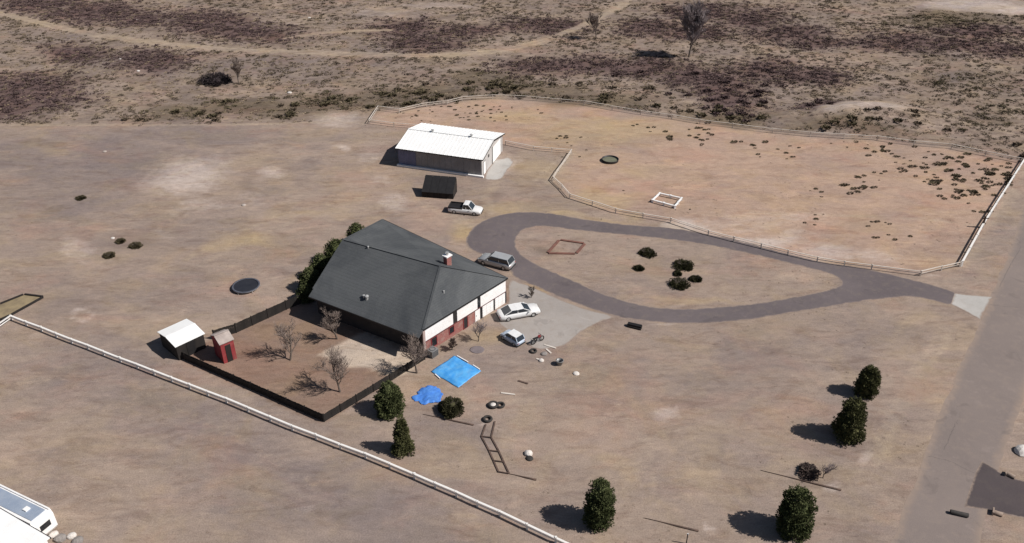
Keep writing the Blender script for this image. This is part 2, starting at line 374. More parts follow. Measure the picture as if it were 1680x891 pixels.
# ------------------------------------------------------------------ ground regions (in metres on the ground)
def ellipse_mask(X, Y, cx, cy, rx, ry, soft=0.5, tilt=0.0):
    """soft ellipse around the ground point seen at (cx, cy); rx, ry in photo pixels there"""
    c = P(cx, cy); a = P(cx+rx, cy); b = P(cx, cy-ry)
    u = np.array([a.x-c.x, a.y-c.y]); w = np.array([b.x-c.x, b.y-c.y])
    D = np.linalg.inv(np.array([u, w]).T)
    dx = X-c.x; dy = Y-c.y
    p = D[0, 0]*dx+D[0, 1]*dy; q = D[1, 0]*dx+D[1, 1]*dy
    if tilt: ct, st = math.cos(tilt), math.sin(tilt); p, q = p*ct+q*st, -p*st+q*ct
    d = np.sqrt(p*p+q*q)
    return np.clip((1+soft-d)/(2*soft), 0, 1)
def poly_mask(X, Y, px, soft=1.5):
    pts = [P2(*q) for q in px]; n = len(pts)
    ins = np.zeros(X.shape, bool); dist = np.full(X.shape, 1e9)
    for i in range(n):
        (x0, y0), (x1, y1) = pts[i], pts[(i+1) % n]
        cond = ((y0 > Y) != (y1 > Y)) & (X < (x1-x0)*(Y-y0)/((y1-y0) or 1e-9)+x0); ins ^= cond
        dx, dy = x1-x0, y1-y0; t = np.clip(((X-x0)*dx+(Y-y0)*dy)/(dx*dx+dy*dy+1e-9), 0, 1)
        dist = np.minimum(dist, np.hypot(X-x0-t*dx, Y-y0-t*dy))
    sd = np.where(ins, dist, -dist)
    return np.clip(sd/(2*soft)+0.5, 0, 1)
def line_mask(X, Y, px, w, soft=0.4):
    pts = curve_pts(px, False, 4); dist = np.full(X.shape, 1e9)
    for (x0, y0), (x1, y1) in zip(pts[:-1], pts[1:]):
        dx, dy = x1-x0, y1-y0; t = np.clip(((X-x0)*dx+(Y-y0)*dy)/(dx*dx+dy*dy+1e-9), 0, 1)
        dist = np.minimum(dist, np.hypot(X-x0-t*dx, Y-y0-t*dy))
    return np.clip((w+soft-dist)/(2*soft), 0, 1)
PADDOCK = [(605, 204), (622, 181), (700, 174), (760, 167), (810, 162), (880, 166), (960, 173), (1100, 194), (1200, 209), (1330, 226), (1440, 232), (1560, 244), (1678, 268), (1612, 372), (1575, 437), (1510, 450), (1430, 442), (1340, 429), (1160, 384), (1100, 364), (1010, 349), (935, 324), (907, 297), (938, 252), (875, 246), (820, 238), (690, 212)]
BRUSH = [(-400, 206), (0, 205), (280, 206), (540, 200), (590, 196), (622, 181), (700, 174), (760, 166), (810, 160), (880, 164), (960, 171), (1100, 192), (1200, 207), (1330, 224), (1440, 230), (1560, 242), (1690, 268), (2200, 330), (3200, 60), (3000, -250), (-1600, -250), (-1500, 150)]
TRACK = [(-60, 8), (0, 22), (60, 36), (150, 55), (240, 69), (330, 78), (440, 84), (550, 88), (620, 91), (690, 93), (750, 90), (800, 84), (850, 76), (895, 65), (930, 52), (970, 40), (990, 25), (1010, 8), (1040, -14)]
YARD = [(690, 592), (532, 694), (300, 590), (345, 560), (505, 494)]
MAUVE = [(60, 150, 75, 28), (20, 175, 50, 20), (150, 20, 90, 14), (60, 5, 60, 12), (130, 85, 50, 14), (250, 98, 55, 16), (330, 38, 70, 16), (400, 52, 80, 12), (230, 30, 45, 12), (445, 60, 25, 9), (660, 45, 50, 14), (700, 68, 65, 14), (760, 50, 60, 10), (890, 42, 70, 12), (900, 108, 70, 14), (980, 105, 70, 14), (1060, 110, 60, 18), (1130, 125, 50, 18), (1180, 140, 65, 26), (1200, 165, 55, 20), (1260, 118, 60, 16), (1320, 125, 60, 14), (1060, 45, 50, 12), (1230, 30, 60, 16), (1290, 55, 70, 12), (1345, 68, 60, 10), (1470, 68, 70, 14), (1560, 72, 80, 14), (1650, 80, 60, 12), (1140, 55, 60, 12), (1350, 180, 35, 12), (1150, 20, 60, 12), (1600, 50, 80, 10)]
DARKGREEN = [(800, 130, 70, 14), (850, 140, 50, 10), (720, 150, 80, 12), (620, 160, 80, 14), (900, 150, 70, 14), (1000, 165, 90, 12), (440, 175, 140, 16), (300, 185, 80, 12), (560, 165, 100, 16), (1190, 195, 80, 12), (1400, 215, 80, 10), (1590, 130, 90, 20, .45), (1630, 180, 60, 30, .5), (1560, 30, 100, 12)]
def regions(X, Y):
    R = {}
    jx = X+(fbm(X, Y, 0.12, 3, 5)-0.5)*6; jy = Y+(fbm(X, Y, 0.12, 3, 9)-0.5)*6
    def E(L, soft=0.5, j=True):
        m = np.zeros(X.shape)
        for e in L: m = np.maximum(m, ellipse_mask(jx if j else X, jy if j else Y, *e[:4], soft)*(e[4] if len(e) > 4 else 1))
        return m
    R['brush'] = poly_mask(X+(fbm(X, Y, 0.3, 2, 3)-0.5)*2, Y+(fbm(X, Y, 0.3, 2, 4)-0.5)*2, BRUSH, 1.2)
    pad = poly_mask(X, Y, PADDOCK, 0.8)
    R['red'] = np.clip(pad*0.75 + E([(1480, 330, 130, 45, .7), (1150, 300, 170, 45, .55), (690, 355, 45, 40, .6), (760, 185, 70, 14, .5), (680, 640, 40, 25, .5), (560, 490, 60, 30, .3), (990, 700, 90, 40, .45), (990, 590, 60, 14, .4), (1280, 310, 120, 60, .3), (330, 800, 80, 40, .3), (240, 700, 100, 30, .25), (860, 487, 28, 9, .8), (905, 405, 40, 14, .5), (1300, 450, 20, 8, .5), (760, 545, 40, 16, .5), (440, 540, 40, 22, .35), (600, 300, 80, 40, .35)]), 0, 1)
    R['pale'] = E([(300, 293, 72, 32, .66), (335, 275, 45, 16, .5), (440, 285, 30, 12, .5), (330, 340, 60, 12, .42), (420, 330, 40, 14, .38), (250, 385, 40, 12, .36), (600, 260, 30, 14, .4), (120, 403, 30, 16, .5), (125, 425, 20, 8, .3), (280, 350, 30, 10, .35), (390, 345, 30, 8, .3), (560, 195, 45, 14, .52), (545, 245, 14, 8, .6), (640, 330, 30, 20, .5), (620, 295, 26, 10, .4), (565, 325, 40, 12, .3),
        (1110, 690, 34, 20, .48), (1130, 690, 12, 6, .4), (1440, 745, 14, 14, .6), (1400, 790, 16, 30, .35), (1500, 640, 14, 30, .15), (1160, 870, 14, 8, .8), (1385, 810, 12, 9, .7), (785, 697, 10, 7, .6), (820, 790, 8, 5, .5),
        (1130, 372, 60, 10, .75), (1230, 392, 80, 14, .75), (1340, 415, 70, 14, .6), (1250, 360, 120, 16, .4), (1420, 415, 70, 14, .45), (1500, 445, 50, 6, .5), (1480, 484, 22, 4, .9), (1430, 184, 75, 15, .62), (1385, 190, 40, 12, .6), (1500, 215, 90, 8, .25), (1600, 8, 110, 12, .66), (1670, 15, 60, 8, .7), (1380, 5, 120, 6, .3), (480, 830, 34, 16, .3), (830, 275, 22, 18, .6), (850, 265, 14, 10, .4), (1090, 530, 40, 3, .4), (800, 610, 30, 12, .25), (960, 440, 14, 12, .25), (1050, 420, 40, 12, .25), (640, 20, 90, 10, .35), (720, 8, 90, 6, .4), (500, 40, 40, 10, .3), (905, 590, 30, 8, .3), (1660, 620, 30, 50, .3), (1600, 610, 16, 40, .15)])
    ring = np.clip(ellipse_mask(X, Y, 134, 516, 22, 14, .35)-0.75*ellipse_mask(X, Y, 134, 516, 11, 7, .4), 0, 1)
    R['pale'] = np.maximum(R['pale'], ring*0.6)
    R['yellow'] = E([(400, 395, 50, 14, .7), (350, 402, 30, 8, .5), (510, 350, 30, 10, .4), (800, 372, 30, 12, .6), (745, 385, 25, 18, .9), (755, 370, 24, 8, .6), (900, 355, 80, 6, .8), (1000, 358, 60, 6, .6), (850, 345, 60, 8, .5), (990, 320, 60, 14, .7), (1040, 345, 20, 8, .7), (990, 215, 120, 22, .7), (860, 195, 80, 10, .5), (960, 245, 60, 20, .4), (1060, 280, 40, 14, .4), (885, 275, 50, 20, .55), (1000, 495, 130, 6, .35), (820, 560, 45, 16, .6), (790, 535, 14, 10, .7), (855, 478, 24, 10, .9), (880, 450, 60, 5, .5), (1150, 500, 80, 5, .6), (640, 560, 60, 22, .4), (90, 240, 60, 14, .3)])
    R['mauve'] = E(MAUVE, 0.7)
    R['green'] = E(DARKGREEN, 0.5)
    R['grey'] = E([(130, 260, 200, 45, .9), (300, 225, 180, 16, .9), (480, 225, 60, 10, .6), (100, 320, 140, 40, .7), (200, 365, 100, 25, .4), (330, 390, 70, 12, .5), (170, 600, 160, 50, .6), (330, 690, 170, 50, .7), (260, 640, 120, 40, .5), (560, 810, 220, 45, .85), (450, 760, 160, 40, .7), (700, 860, 120, 40, .8), (740, 720, 60, 28, .6), (790, 715, 22, 22, .8), (1190, 640, 90, 45, .5), (1250, 600, 80, 60, .4), (1370, 560, 60, 60, .3), (420, 45, 140, 10, .3), (400, 110, 260, 22, .55), (90, 60, 120, 14, .5), (620, 80, 60, 10, .6), (690, 55, 50, 8, .5), (1180, 85, 50, 10, .5), (1200, 110, 20, 8, .6), (1560, 130, 40, 12, .9), (700, 335, 10, 5, .9), (1440, 145, 50, 10, .4), (500, 560, 30, 20, .3)])
    R['dark'] = E([(355, 130, 40, 12, .5), (300, 148, 30, 8, .4), (1420, 690, 20, 60, .12), (880, 415, 26, 7, .6), (130, 520, 0.1, 0.1, 0), (690, 560, 30, 14, .3), (410, 310, 14, 22, .35), (430, 330, 20, 14, .3), (940, 770, 12, 9, .35), (1500, 640, 22, 26, .25), (1530, 610, 12, 16, .3), (1490, 690, 30, 24, .2), (850, 650, 40, 10, .25), (890, 690, 20, 40, .25), (1500, 460, 20, 5, .4), (820, 325, 14, 8, .5), (210, 395, 50, 14, .35), (1590, 535, 10, 8, .4), (430, 590, 50, 20, .25), (1150, 665, 30, 10, .2), (910, 690, 60, 30, .15)])  # dark patch beside the dead tree is its shadow painted on the soil
    # two worn ruts with paler sides, and other tracks
    t = line_mask(X, Y, TRACK, 2.3, 1.2)*0.55
    c = np.array([P2(*q) for q in TRACK])
    R['track'] = np.maximum.reduce([t, line_mask(X, Y+0.8, TRACK, 0.45, 0.35), line_mask(X, Y-0.8, TRACK, 0.45, 0.35)])*np.where(X > P2(900, 60)[0], 0.55, 1.0)
    for L, w, k in (([(-20, 205), (140, 205), (300, 205), (420, 204), (540, 200)], 0.5, .5), ([(920, 55), (1000, 20), (1030, 0), (1060, -30)], 1.2, .6), ([(590, 205), (640, 188), (700, 178)], 0.4, .5), ([(470, 62), (560, 52), (640, 48)], 1.0, .5), ([(900, 300), (930, 262), (938, 252)], 0.5, .7), ([(880, 296), (918, 258)], 0.4, .5),
                    ([(1560, 455), (1620, 370), (1680, 290)], 1.5, .25), ([(1500, 505), (1440, 600), (1400, 680)], 0.3, .25), ([(1580, 440), (1640, 345), (1700, 250)], .5, .4), ([(1440, 760), (1500, 640), (1560, 545)], .5, .4), ([(1425, 755), (1482, 640), (1545, 540)], .4, .35), ([(1380, 800), (1440, 720), (1500, 600)], .35, .3), ([(930, 570), (1010, 620), (1060, 700), (1075, 800)], .35, .3), ([(915, 580), (990, 632), (1036, 706), (1048, 800)], .35, .3), ([(780, 640), (830, 660), (900, 640), (990, 560)], .4, .3), ([(640, 320), (560, 330), (440, 360), (300, 430)], .5, .3), ([(650, 335), (570, 345), (450, 375), (310, 445)], .5, .3), ([(-20, 640), (150, 620), (330, 690), (520, 800)], .4, .22), ([(680, 330), (730, 350), (775, 370)], .9, .4), ([(820, 290), (800, 320), (800, 350)], 1.0, .35), ([(1340, 352), (1440, 356), (1540, 362), (1612, 372)], .3, .55), ([(1330, 200), (1390, 178), (1460, 172), (1550, 195), (1680, 225)], .5, .45), ([(1280, 190), (1340, 165), (1440, 160), (1560, 185)], .5, .3)):
        R['track'] = np.maximum(R['track'], line_mask(X+.5*(fbm(X, Y, .4, 2, 8)-.5), Y, L, w, 0.4)*min(1, k*1.35))
    R['yard'] = poly_mask(X, Y, YARD, 0.4)
    R['patio'] = poly_mask(X, Y, [(527, 580), (597, 546), (690, 590), (668, 612), (650, 618), (600, 600), (570, 600)], 0.35)
    R['pad'] = pad
    return R

# ------------------------------------------------------------------ ground mesh
def axis_coords(lo, hi, step, far):
    mid = np.arange(lo, hi+step/2, step); out = []
    d = step
    x = hi
    while x < far: d *= 1.35; x += d; out.append(x)
    left = []; d = step; x = lo
    while x > -far: d *= 1.35; x -= d; left.append(x)
    return np.array(left[::-1]+list(mid)+out)
gx = axis_coords(-150, 155, 0.75, 6000); gy = axis_coords(34, 262, 0.65, 6000)
GX, GY = np.meshgrid(gx, gy)
REG = regions(GX, GY)
def ground_height(X, Y, brush, fast=None):
    und = (fbm(X, Y, 0.05, 4, 21)-0.5)*1.6*np.clip(brush, 0, 1)
    e = ellipse_mask(X, Y, 1405, 196, 95, 20, 0.95)
    md = 2.3*e*e*(3-2*e)*(0.7+0.6*fbm(X, Y, 0.25, 3, 33))
    far = np.clip((np.hypot(X, Y-140)-260)/900, 0, 1)
    return (und + md)*(1-far)
brush_in = poly_mask(GX, GY, BRUSH, 9)*np.clip(REG['brush'], 0, 1)
GZ = ground_height(GX, GY, np.clip(brush_in*2-1, 0, 1))
ny, nx = GX.shape
V = np.stack([GX, GY, GZ], -1).reshape(-1, 3)
idx = np.arange(nx*ny).reshape(ny, nx)
a, b_, c_, d_ = idx[:-1, :-1].ravel(), idx[:-1, 1:].ravel(), idx[1:, 1:].ravel(), idx[1:, :-1].ravel()
gme = big_mesh('ground', V, np.concatenate([np.stack([a, b_, c_], 1), np.stack([a, c_, d_], 1)]), None, True)
for nm, ks in (('soil_a', ('red', 'pale', 'yellow')), ('soil_b', ('brush', 'mauve', 'grey')), ('soil_c', ('track', 'dark', 'yard')), ('soil_d', ('patio', 'green', 'pad'))):
    at = gme.attributes.new(nm, 'FLOAT_COLOR', 'POINT')
    arr = np.ones((nx*ny, 4), np.float32)
    for i, k in enumerate(ks): arr[:, i] = REG[k].ravel()
    at.data.foreach_set('color', arr.ravel())
def ground_mat():
    m, nt, b = new_mat('dry_soil'); v = coord(nt); vs = coord(nt, (0.55, 1.0, 1.0))
    def att(n):
        q = nt.nodes.new('ShaderNodeAttribute'); q.attribute_name = n; s = nt.nodes.new('ShaderNodeSeparateColor'); nt.links.new(q.outputs[0], s.inputs[0]); return s.outputs
    A, B, C, D = att('soil_a'), att('soil_b'), att('soil_c'), att('soil_d')
    n_big = noise(nt, vs, 0.045, 5, 0.6, 0.5); n_mid = noise(nt, vs, 0.28, 6, 0.65, 0.4); n_sm = noise(nt, vs, 1.7, 5, 0.65); n_f = noise(nt, v, 7.0, 4, 0.7); n_ff = noise(nt, v, 26, 2, 0.6)
    c = mix(nt, ramp(nt, n_big, [(0.36, 0.0), (0.64, 1.0)]), (0.294, 0.229, 0.188), (0.350, 0.271, 0.219))
    c = mix(nt, math_n(nt, 'MULTIPLY', ramp(nt, n_mid, [(0.42, 0.0), (0.70, 1.0)]), 0.65), c, (0.255, 0.198, 0.170))
    c = mix(nt, math_n(nt, 'MULTIPLY', ramp(nt, noise(nt, v, 0.13, 5, 0.6, 1.0), [(0.55, 0.0), (0.75, 1.0)]), 0.55), c, (0.370, 0.276, 0.228))
    st = nt.nodes.new('ShaderNodeMapping'); st.inputs['Rotation'].default_value = (0, 0, 0.45); st.inputs['Scale'].default_value = (0.25, 1.5, 1); nt.links.new(v, st.inputs[0])
    c = mix(nt, math_n(nt, 'MULTIPLY', ramp(nt, noise(nt, st.outputs[0], 0.35, 6, 0.7, 0.3), [(0.48, 0.0), (0.72, 1.0)]), 0.4), c, (0.235, 0.184, 0.160))
    c = mix(nt, math_n(nt, 'MULTIPLY', ramp(nt, noise(nt, v, 0.09, 4, 0.6, 0.8), [(0.54, 0.0), (0.70, 1.0)]), 0.35), c, (0.258, 0.206, 0.190))
    def masked(c, chan, n, col, amt=1.0, lo=0.25, hi=0.75):
        """blend col in where chan is high, broken up by noise n"""
        s = math_n(nt, 'ADD', chan, math_n(nt, 'MULTIPLY', math_n(nt, 'SUBTRACT', n, 0.5), 0.9))
        f = math_n(nt, 'MULTIPLY', math_n(nt, 'MULTIPLY', ramp(nt, s, [(lo-0.1, 0.0), (hi+0.1, 1.0)]), ramp(nt, chan, [(0.0, 0.0), (0.15, 1.0)])), amt)
        return mix(nt, f, c, col)
    c = masked(c, B[2], n_mid, (0.220, 0.178, 0.166), 0.75)
    c = masked(c, A[0], n_mid, (0.412, 0.290, 0.222), 0.85)
    c = masked(c, A[2], n_mid, (0.400, 0.300, 0.190), 0.85)
    c = masked(c, C[2], n_mid, (0.240, 0.165, 0.128), 0.9, 0.05, 0.5)
    c = masked(c, D[0], n_mid, (0.50, 0.41, 0.33), 0.95, 0.1, 0.55)
    # open brush country: dull olive brown, scrubby in texture
    br = mix(nt, ramp(nt, n_mid, [(0.35, 0.0), (0.65, 1.0)]), (0.215, 0.166, 0.136), (0.315, 0.245, 0.200))
    br = mix(nt, math_n(nt, 'MULTIPLY', ramp(nt, noise(nt, vs, 0.95, 4, 0.7), [(0.52, 0.0), (0.64, 1.0)]), 0.65), br, (0.135, 0.100, 0.088))
    br = mix(nt, math_n(nt, 'MULTIPLY', ramp(nt, noise(nt, coord(nt, (0.5, 0.9, 1)), 0.7, 5, 0.7), [(0.56, 0.0), (0.66, 1.0)]), 0.5), br, (0.35, 0.278, 0.22))
    c = mix(nt, B[0], c, br)
    c = masked(c, math_n(nt, 'MULTIPLY', B[2], B[0]), n_mid, (0.190, 0.154, 0.146), 0.75)
    c = masked(c, B[1], n_sm, (0.122, 0.080, 0.076), 0.9, 0.3, 0.7)
    c = masked(c, D[1], n_sm, (0.105, 0.082, 0.054), 0.6, 0.3, 0.8)
    n_brk = noise(nt, coord(nt, (.6, 1.1, 1)), 0.75, 9, 0.78, 0.5)
    c = masked(c, A[1], n_brk, (0.53, 0.445, 0.40), 0.95, 0.36, 0.74)
    c = masked(c, C[0], n_sm, (0.385, 0.305, 0.232), 0.8)
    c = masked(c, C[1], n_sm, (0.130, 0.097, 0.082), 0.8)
    def tint(c, n, lo, hi, t):
        return mix(nt, ramp(nt, n, [(lo, 0.0), (hi, 1.0)]), c, mix(nt, 1.0, c, t, 'MULTIPLY'))
    def off(k, sc): 
        q = nt.nodes.new('ShaderNodeMapping'); q.inputs['Location'].default_value = (k*31.7, k*17.3, 0); q.inputs['Scale'].default_value = sc; q.inputs['Rotation'].default_value = (0, 0, 0.12*k); nt.links.new(v, q.inputs[0]); return q.outputs[0]
    c = tint(c, noise(nt, off(1, (.8, 1, 1)), 0.16, 5, 0.65, 0.6), 0.48, 0.64, (1.03, 1.02, 0.93))
    c = tint(c, noise(nt, off(2, (.6, 1, 1)), 0.12, 5, 0.65, 0.6), 0.52, 0.68, (1.05, 0.955, 0.94))
    c = tint(c, noise(nt, off(3, (.8, 1, 1)), 0.10, 5, 0.65, 0.6), 0.48, 0.62, (0.87, 0.885, 0.93))
    c = tint(c, noise(nt, off(-1, (.5, 1.3, 1)), 0.40, 6, 0.7, 0.8), 0.50, 0.68, (0.80, 0.76, 0.74))
    c = tint(c, noise(nt, off(-2, (.5, 1.3, 1)), 0.30, 7, 0.7, 0.8), 0.51, 0.68, (1.18, 1.16, 1.13))
    c = tint(c, noise(nt, off(4, (.6, 1.5, 1)), 2.6, 4, 0.6, 0.6), 0.62, 0.72, (0.78, 0.75, 0.73))
    c = mix(nt, 0.75, c, mix(nt, 1.0, c, ramp(nt, n_sm, [(0.30, 0.84), (0.70, 1.14)]), 'MULTIPLY'))
    c = mix(nt, 0.8, c, mix(nt, 1.0, c, ramp(nt, n_f, [(0.28, 0.70), (0.72, 1.27)]), 'MULTIPLY'))
    c = mix(nt, 0.6, c, mix(nt, 1.0, c, ramp(nt, n_ff, [(0.3, 0.75), (0.7, 1.2)]), 'MULTIPLY'))
    nt.links.new(c, b.inputs['Base Color']); b.inputs['Roughness'].default_value = 1.0; b.inputs['Specular IOR Level'].default_value = 0.05
    h = math_n(nt, 'ADD', math_n(nt, 'MULTIPLY', n_sm, 1.0), math_n(nt, 'MULTIPLY', n_f, 0.5))
    bump(nt, b, h, 0.35, 0.12); return m
gme.materials.clear(); gme.materials.append(ground_mat())
ground = bpy.data.objects.new('ground', gme); COL.objects.link(ground); structure(ground)
from mathutils.bvhtree import BVHTree
def zat(x, y):
    i = np.clip(np.searchsorted(gx, x)-1, 0, nx-2); j = np.clip(np.searchsorted(gy, y)-1, 0, ny-2)
    u = (x-gx[i])/(gx[i+1]-gx[i]); w = (y-gy[j])/(gy[j+1]-gy[j])
    return (GZ[j, i]*(1-u)+GZ[j, i+1]*u)*(1-w)+(GZ[j+1, i]*(1-u)+GZ[j+1, i+1]*u)*w
def G(px, py):
    v = P(px, py); v.z = float(zat(v.x, v.y)); return v

# ------------------------------------------------------------------ driveway, road, concrete
OUT = [(765, 402), (768, 385), (785, 367), (815, 354), (855, 348), (900, 350), (960, 360), (1030, 369), (1100, 374), (1180, 388), (1260, 408), (1340, 428), (1420, 441), (1500, 460), (1568, 481), (1560, 499), (1500, 487), (1440, 491), (1380, 500), (1300, 513), (1220, 525), (1160, 530), (1100, 530), (1040, 524), (1005, 517), (960, 503), (920, 488), (880, 470), (845, 455), (836, 444), (805, 425), (775, 410)]
INN = [(846, 398), (850, 385), (862, 376), (890, 371), (950, 378), (1020, 385), (1090, 392), (1160, 402), (1230, 416), (1300, 433), (1360, 449), (1379, 460), (1377, 469), (1350, 478), (1290, 490), (1220, 500), (1150, 506), (1095, 506), (1050, 500), (1000, 486), (950, 465), (900, 443), (865, 425), (850, 411)]
structure(sheet('driveway', curve_pts(OUT, True, 8), [curve_pts(INN, True, 8)[::-1]], 0.012, M['asphalt'], jitter=0.07))
structure(sheet('concrete_pad', curve_pts([(836, 462), (858, 466), (880, 474), (920, 492), (960, 507), (1004, 519), (985, 528), (955, 543), (928, 565), (900, 572), (875, 570), (850, 553), (818, 530), (808, 522), (833, 500)], True, 5), [], 0.008, M['concrete'], jitter=0.04))
structure(sheet('driveway_apron', [P2(1566, 481), P2(1590, 484), P2(1628, 487), P2(1617, 506), P2(1608, 524), P2(1582, 510), P2(1560, 499)], [], 0.016, M['concrete_pale']))
structure(sheet('shed_pad', curve_pts([(796, 291), (812, 262), (823, 256), (842, 263), (833, 278), (822, 293), (808, 295)], True, 4), [], 0.006, M['concrete_pale'], jitter=0.08))
ra = np.array(P2(1609, 523)); rb = np.array(P2(1500, 790)); rd = (ra-rb)/np.linalg.norm(ra-rb); rn = np.array([rd[1], -rd[0]]); RW = 6.4
left = [rb+rd*t+rn*(0.25*(fbm(np.array(t*1.0), np.array(0.0), 0.13, 3, 2)-0.5)*3) for t in np.arange(-160, 400, 1.5)]
right = [rb+rd*t+rn*(RW+0.25*(fbm(np.array(t*1.0), np.array(7.0), 0.13, 3, 4)-0.5)*3) for t in np.arange(400, -160, -1.5)]
road = structure(sheet('road', left+right, [], 0.004, M['road'], jitter=0.12, step=.7, band=1.8))
cr = MB()
def crack(px, w=0.055):
    pts = curve_pts(px, False, 5); n = len(pts)
    for i in range(n-1):
        a = np.array(pts[i])+RNG.normal(0, .06, 2); b2 = np.array(pts[i+1])+RNG.normal(0, .03, 2); d = (b2-a)/np.linalg.norm(b2-a); q = np.array([-d[1], d[0]])*w/2
        cr.add([(*(a-q), 0.0075), (*(b2-q), 0.0075), (*(b2+q), 0.0075), (*(a+q), 0.0075)], [(0, 1, 2, 3)])
for L in ([(1522, 748), (1560, 758), (1598, 776)], [(1548, 738), (1562, 708), (1570, 690)], [(1625, 500), (1672, 505)], [(1640, 470), (1655, 440), (1675, 405)]): crack(L)
co = cr.obj('crack_seal', surf('crack_seal', (0.165, 0.138, 0.128), None, 3, 0.8), road)
structure(sheet('neighbour_driveway', [P2(1582, 832), P2(1590, 805), P2(1602, 772), P2(1611, 757), P2(1625, 765), P2(1650, 780), P2(1700, 795), P2(1760, 815), P2(1740, 890), P2(1690, 853), P2(1645, 843), P2(1615, 836)], [], 0.012, M['asphalt_dark']))

# ------------------------------------------------------------------ house
def house():
    ez = 3.6
    LF, RF, RB, LB = P(694, 541, ez), P(833, 456, ez), P(628, 360, ez), P(514, 474, ez)
    base = Vector((LF.x, LF.y, 0)); rz = heading(LF, RF)
    t = thing('house', 'large house with a dark grey hip roof and white garage front', 'house', base, rz)
    inv = Matrix.Rotation(-rz, 3, 'Z')
    def L(v): return inv @ (Vector((v.x, v.y, 0))-base)
    c = [L(LF), L(RF), L(RB), L(LB)]
    ins = 0.16
    def inset(k):
        p = c[k]; a = (c[(k+1) % 4]-p).normalized(); b2 = (c[k-1]-p).normalized(); return p+(a+b2)*ins
    w = [inset(k) for k in range(4)]
    def wall(name, p, q, m, h=ez-0.02, th=0.25):
        d = (q-p).normalized(); n = Vector((-d.y, d.x, 0))*th
        mb = MB(); vs = [p, q, q+n, p+n]
        mb.add([(v.x, v.y, -0.1) for v in vs]+[(v.x, v.y, h) for v in vs], [(3, 2, 1, 0), (4, 5, 6, 7), (0, 1, 5, 4), (1, 2, 6, 5), (2, 3, 7, 6), (3, 0, 4, 7)])
        return mb.obj(name, m, t)
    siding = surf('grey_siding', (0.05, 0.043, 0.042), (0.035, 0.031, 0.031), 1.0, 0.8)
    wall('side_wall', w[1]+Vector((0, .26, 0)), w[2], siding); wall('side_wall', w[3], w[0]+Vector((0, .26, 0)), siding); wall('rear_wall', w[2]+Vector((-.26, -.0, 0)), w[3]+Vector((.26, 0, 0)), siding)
    # front wall lies along local x at y = w[0].y
    y0 = w[0].y; x0 = w[0].x; x1 = w[1].x; W = x1-x0
    fr = heading(w[0], w[1])
    f = bpy.data.objects.new('front_wall', None)
    mb = MB(); mb.box((W/2, 0.13, (ez-0.02)/2-0.05), (W, 0.25, ez+0.08)); fw = mb.obj('front_wall', M['brick'], t, loc=(x0, y0, 0), rz=fr)
    def on(name, u0, u1, z0, z1, m, d=0.05, parent=fw, proud=0.0):
        mb = MB(); mb.box((W*(u0+u1)/2, -d/2-proud, (z0+z1)/2), (W*(u1-u0), d, z1-z0)); return mb.obj(name, m, parent)
    # white upper boards between black window slots (each board a piece)
    for u0, u1 in ((0.012, 0.335), (0.385, 0.63), (0.67, 0.992)):
        n = 5
        for k in range(n):
            za = 1.74+k*(1.80/n); on('siding_board', u0, u1, za, za+1.80/n-0.018, M['white_paint'], 0.05+0.006*(k % 2))
    for u0, u1 in ((0.335, 0.385), (0.63, 0.67)):
        o = on('upper_window', u0+.003, u1-.003, 1.76, 3.53, M['window_glass'], 0.03)
    on('belt_board', 0.0, 1.0, 1.62, 1.725, surf('belt_paint', (0.13, 0.04, 0.04), None, 2, .8), 0.07)
    # garage side: white doors parted by dark posts
    for u0, u1, n in ((0.692, 0.832, 3), (0.852, 0.985, 3)):
        g = on('garage_door', u0, u1, 0.02, 1.61, M['white_paint'], 0.04)
        for r in range(4):
            for q in range(n):
                a = u0+(u1-u0)*(q+.08)/n; b2 = u0+(u1-u0)*(q+.92)/n
                on('door_panel', a, b2, 0.09+r*0.38, 0.41+r*0.38, M['white_paint'], 0.02, g, 0.04)
    for u0, u1 in ((0.665, 0.690), (0.834, 0.850), (0.986, 1.0)): on('door_post', u0, u1, 0.0, 1.615, M['black'], 0.07)
    d = on('front_door', 0.60, 0.66, 0.02, 1.61, M['white_paint'], 0.05)
    mb = MB(); mb.box((W*.612, -0.08, 0.85), (0.05, 0.06, 0.12)); mb.obj('door_handle', M['dark_metal'], d)
    for u0, u1, z0, z1 in ((0.46, 0.505, 0.02, 1.6), (0.085, 0.14, 0.35, 1.55), (0.29, 0.34, 0.6, 1.5)):
        o = on('window', u0, u1, z0, z1, M['window_glass'], 0.025)
        for a, b2, zc, zd in ((u0-.006, u0, z0, z1), (u1, u1+.006, z0, z1), (u0-.006, u1+.006, z0-.06, z0), (u0-.006, u1+.006, z1, z1+.06)): on('window_frame', a, b2, zc, zd, M['red_wood'], 0.06, o)
    on('corner_post', -0.012, 0.012, 0.0, 3.5, surf('faded_pink', (0.45, 0.34, 0.31), None, 2, .8), 0.14)
    # roof
    er = 3.8
    m0 = (c[0]+c[1])/2; m2 = (c[2]+c[3])/2
    R1w = P(722, 436, ez+er); R2w = P(564, 393, ez+3.4)
    R1 = L(R1w); R2 = L(R2w)
    # keep the ridge on the plan's middle line
    E4 = [Vector((v.x, v.y, ez)) for v in c]
    r1 = Vector((R1.x, R1.y, ez+er)); r2 = Vector((R2.x, R2.y, ez+3.4)); print('house', [tuple(round(k, 1) for k in v) for v in (*c, r1, r2)])
    def slope(pts):
        mb = MB(); mb.slab(pts, 0.16); return mb.obj('roof_slope', M['roof'], t)
    g = 0.0
    rd_ = (r2-r1).normalized()
    def run_on(e, drop):
        n_ = r1+rd_*(e-r1).dot(rd_); q_ = (e-n_); return e+q_*(drop/abs(q_.z))
    X0, X3 = run_on(E4[0], .5), run_on(E4[3], .5)
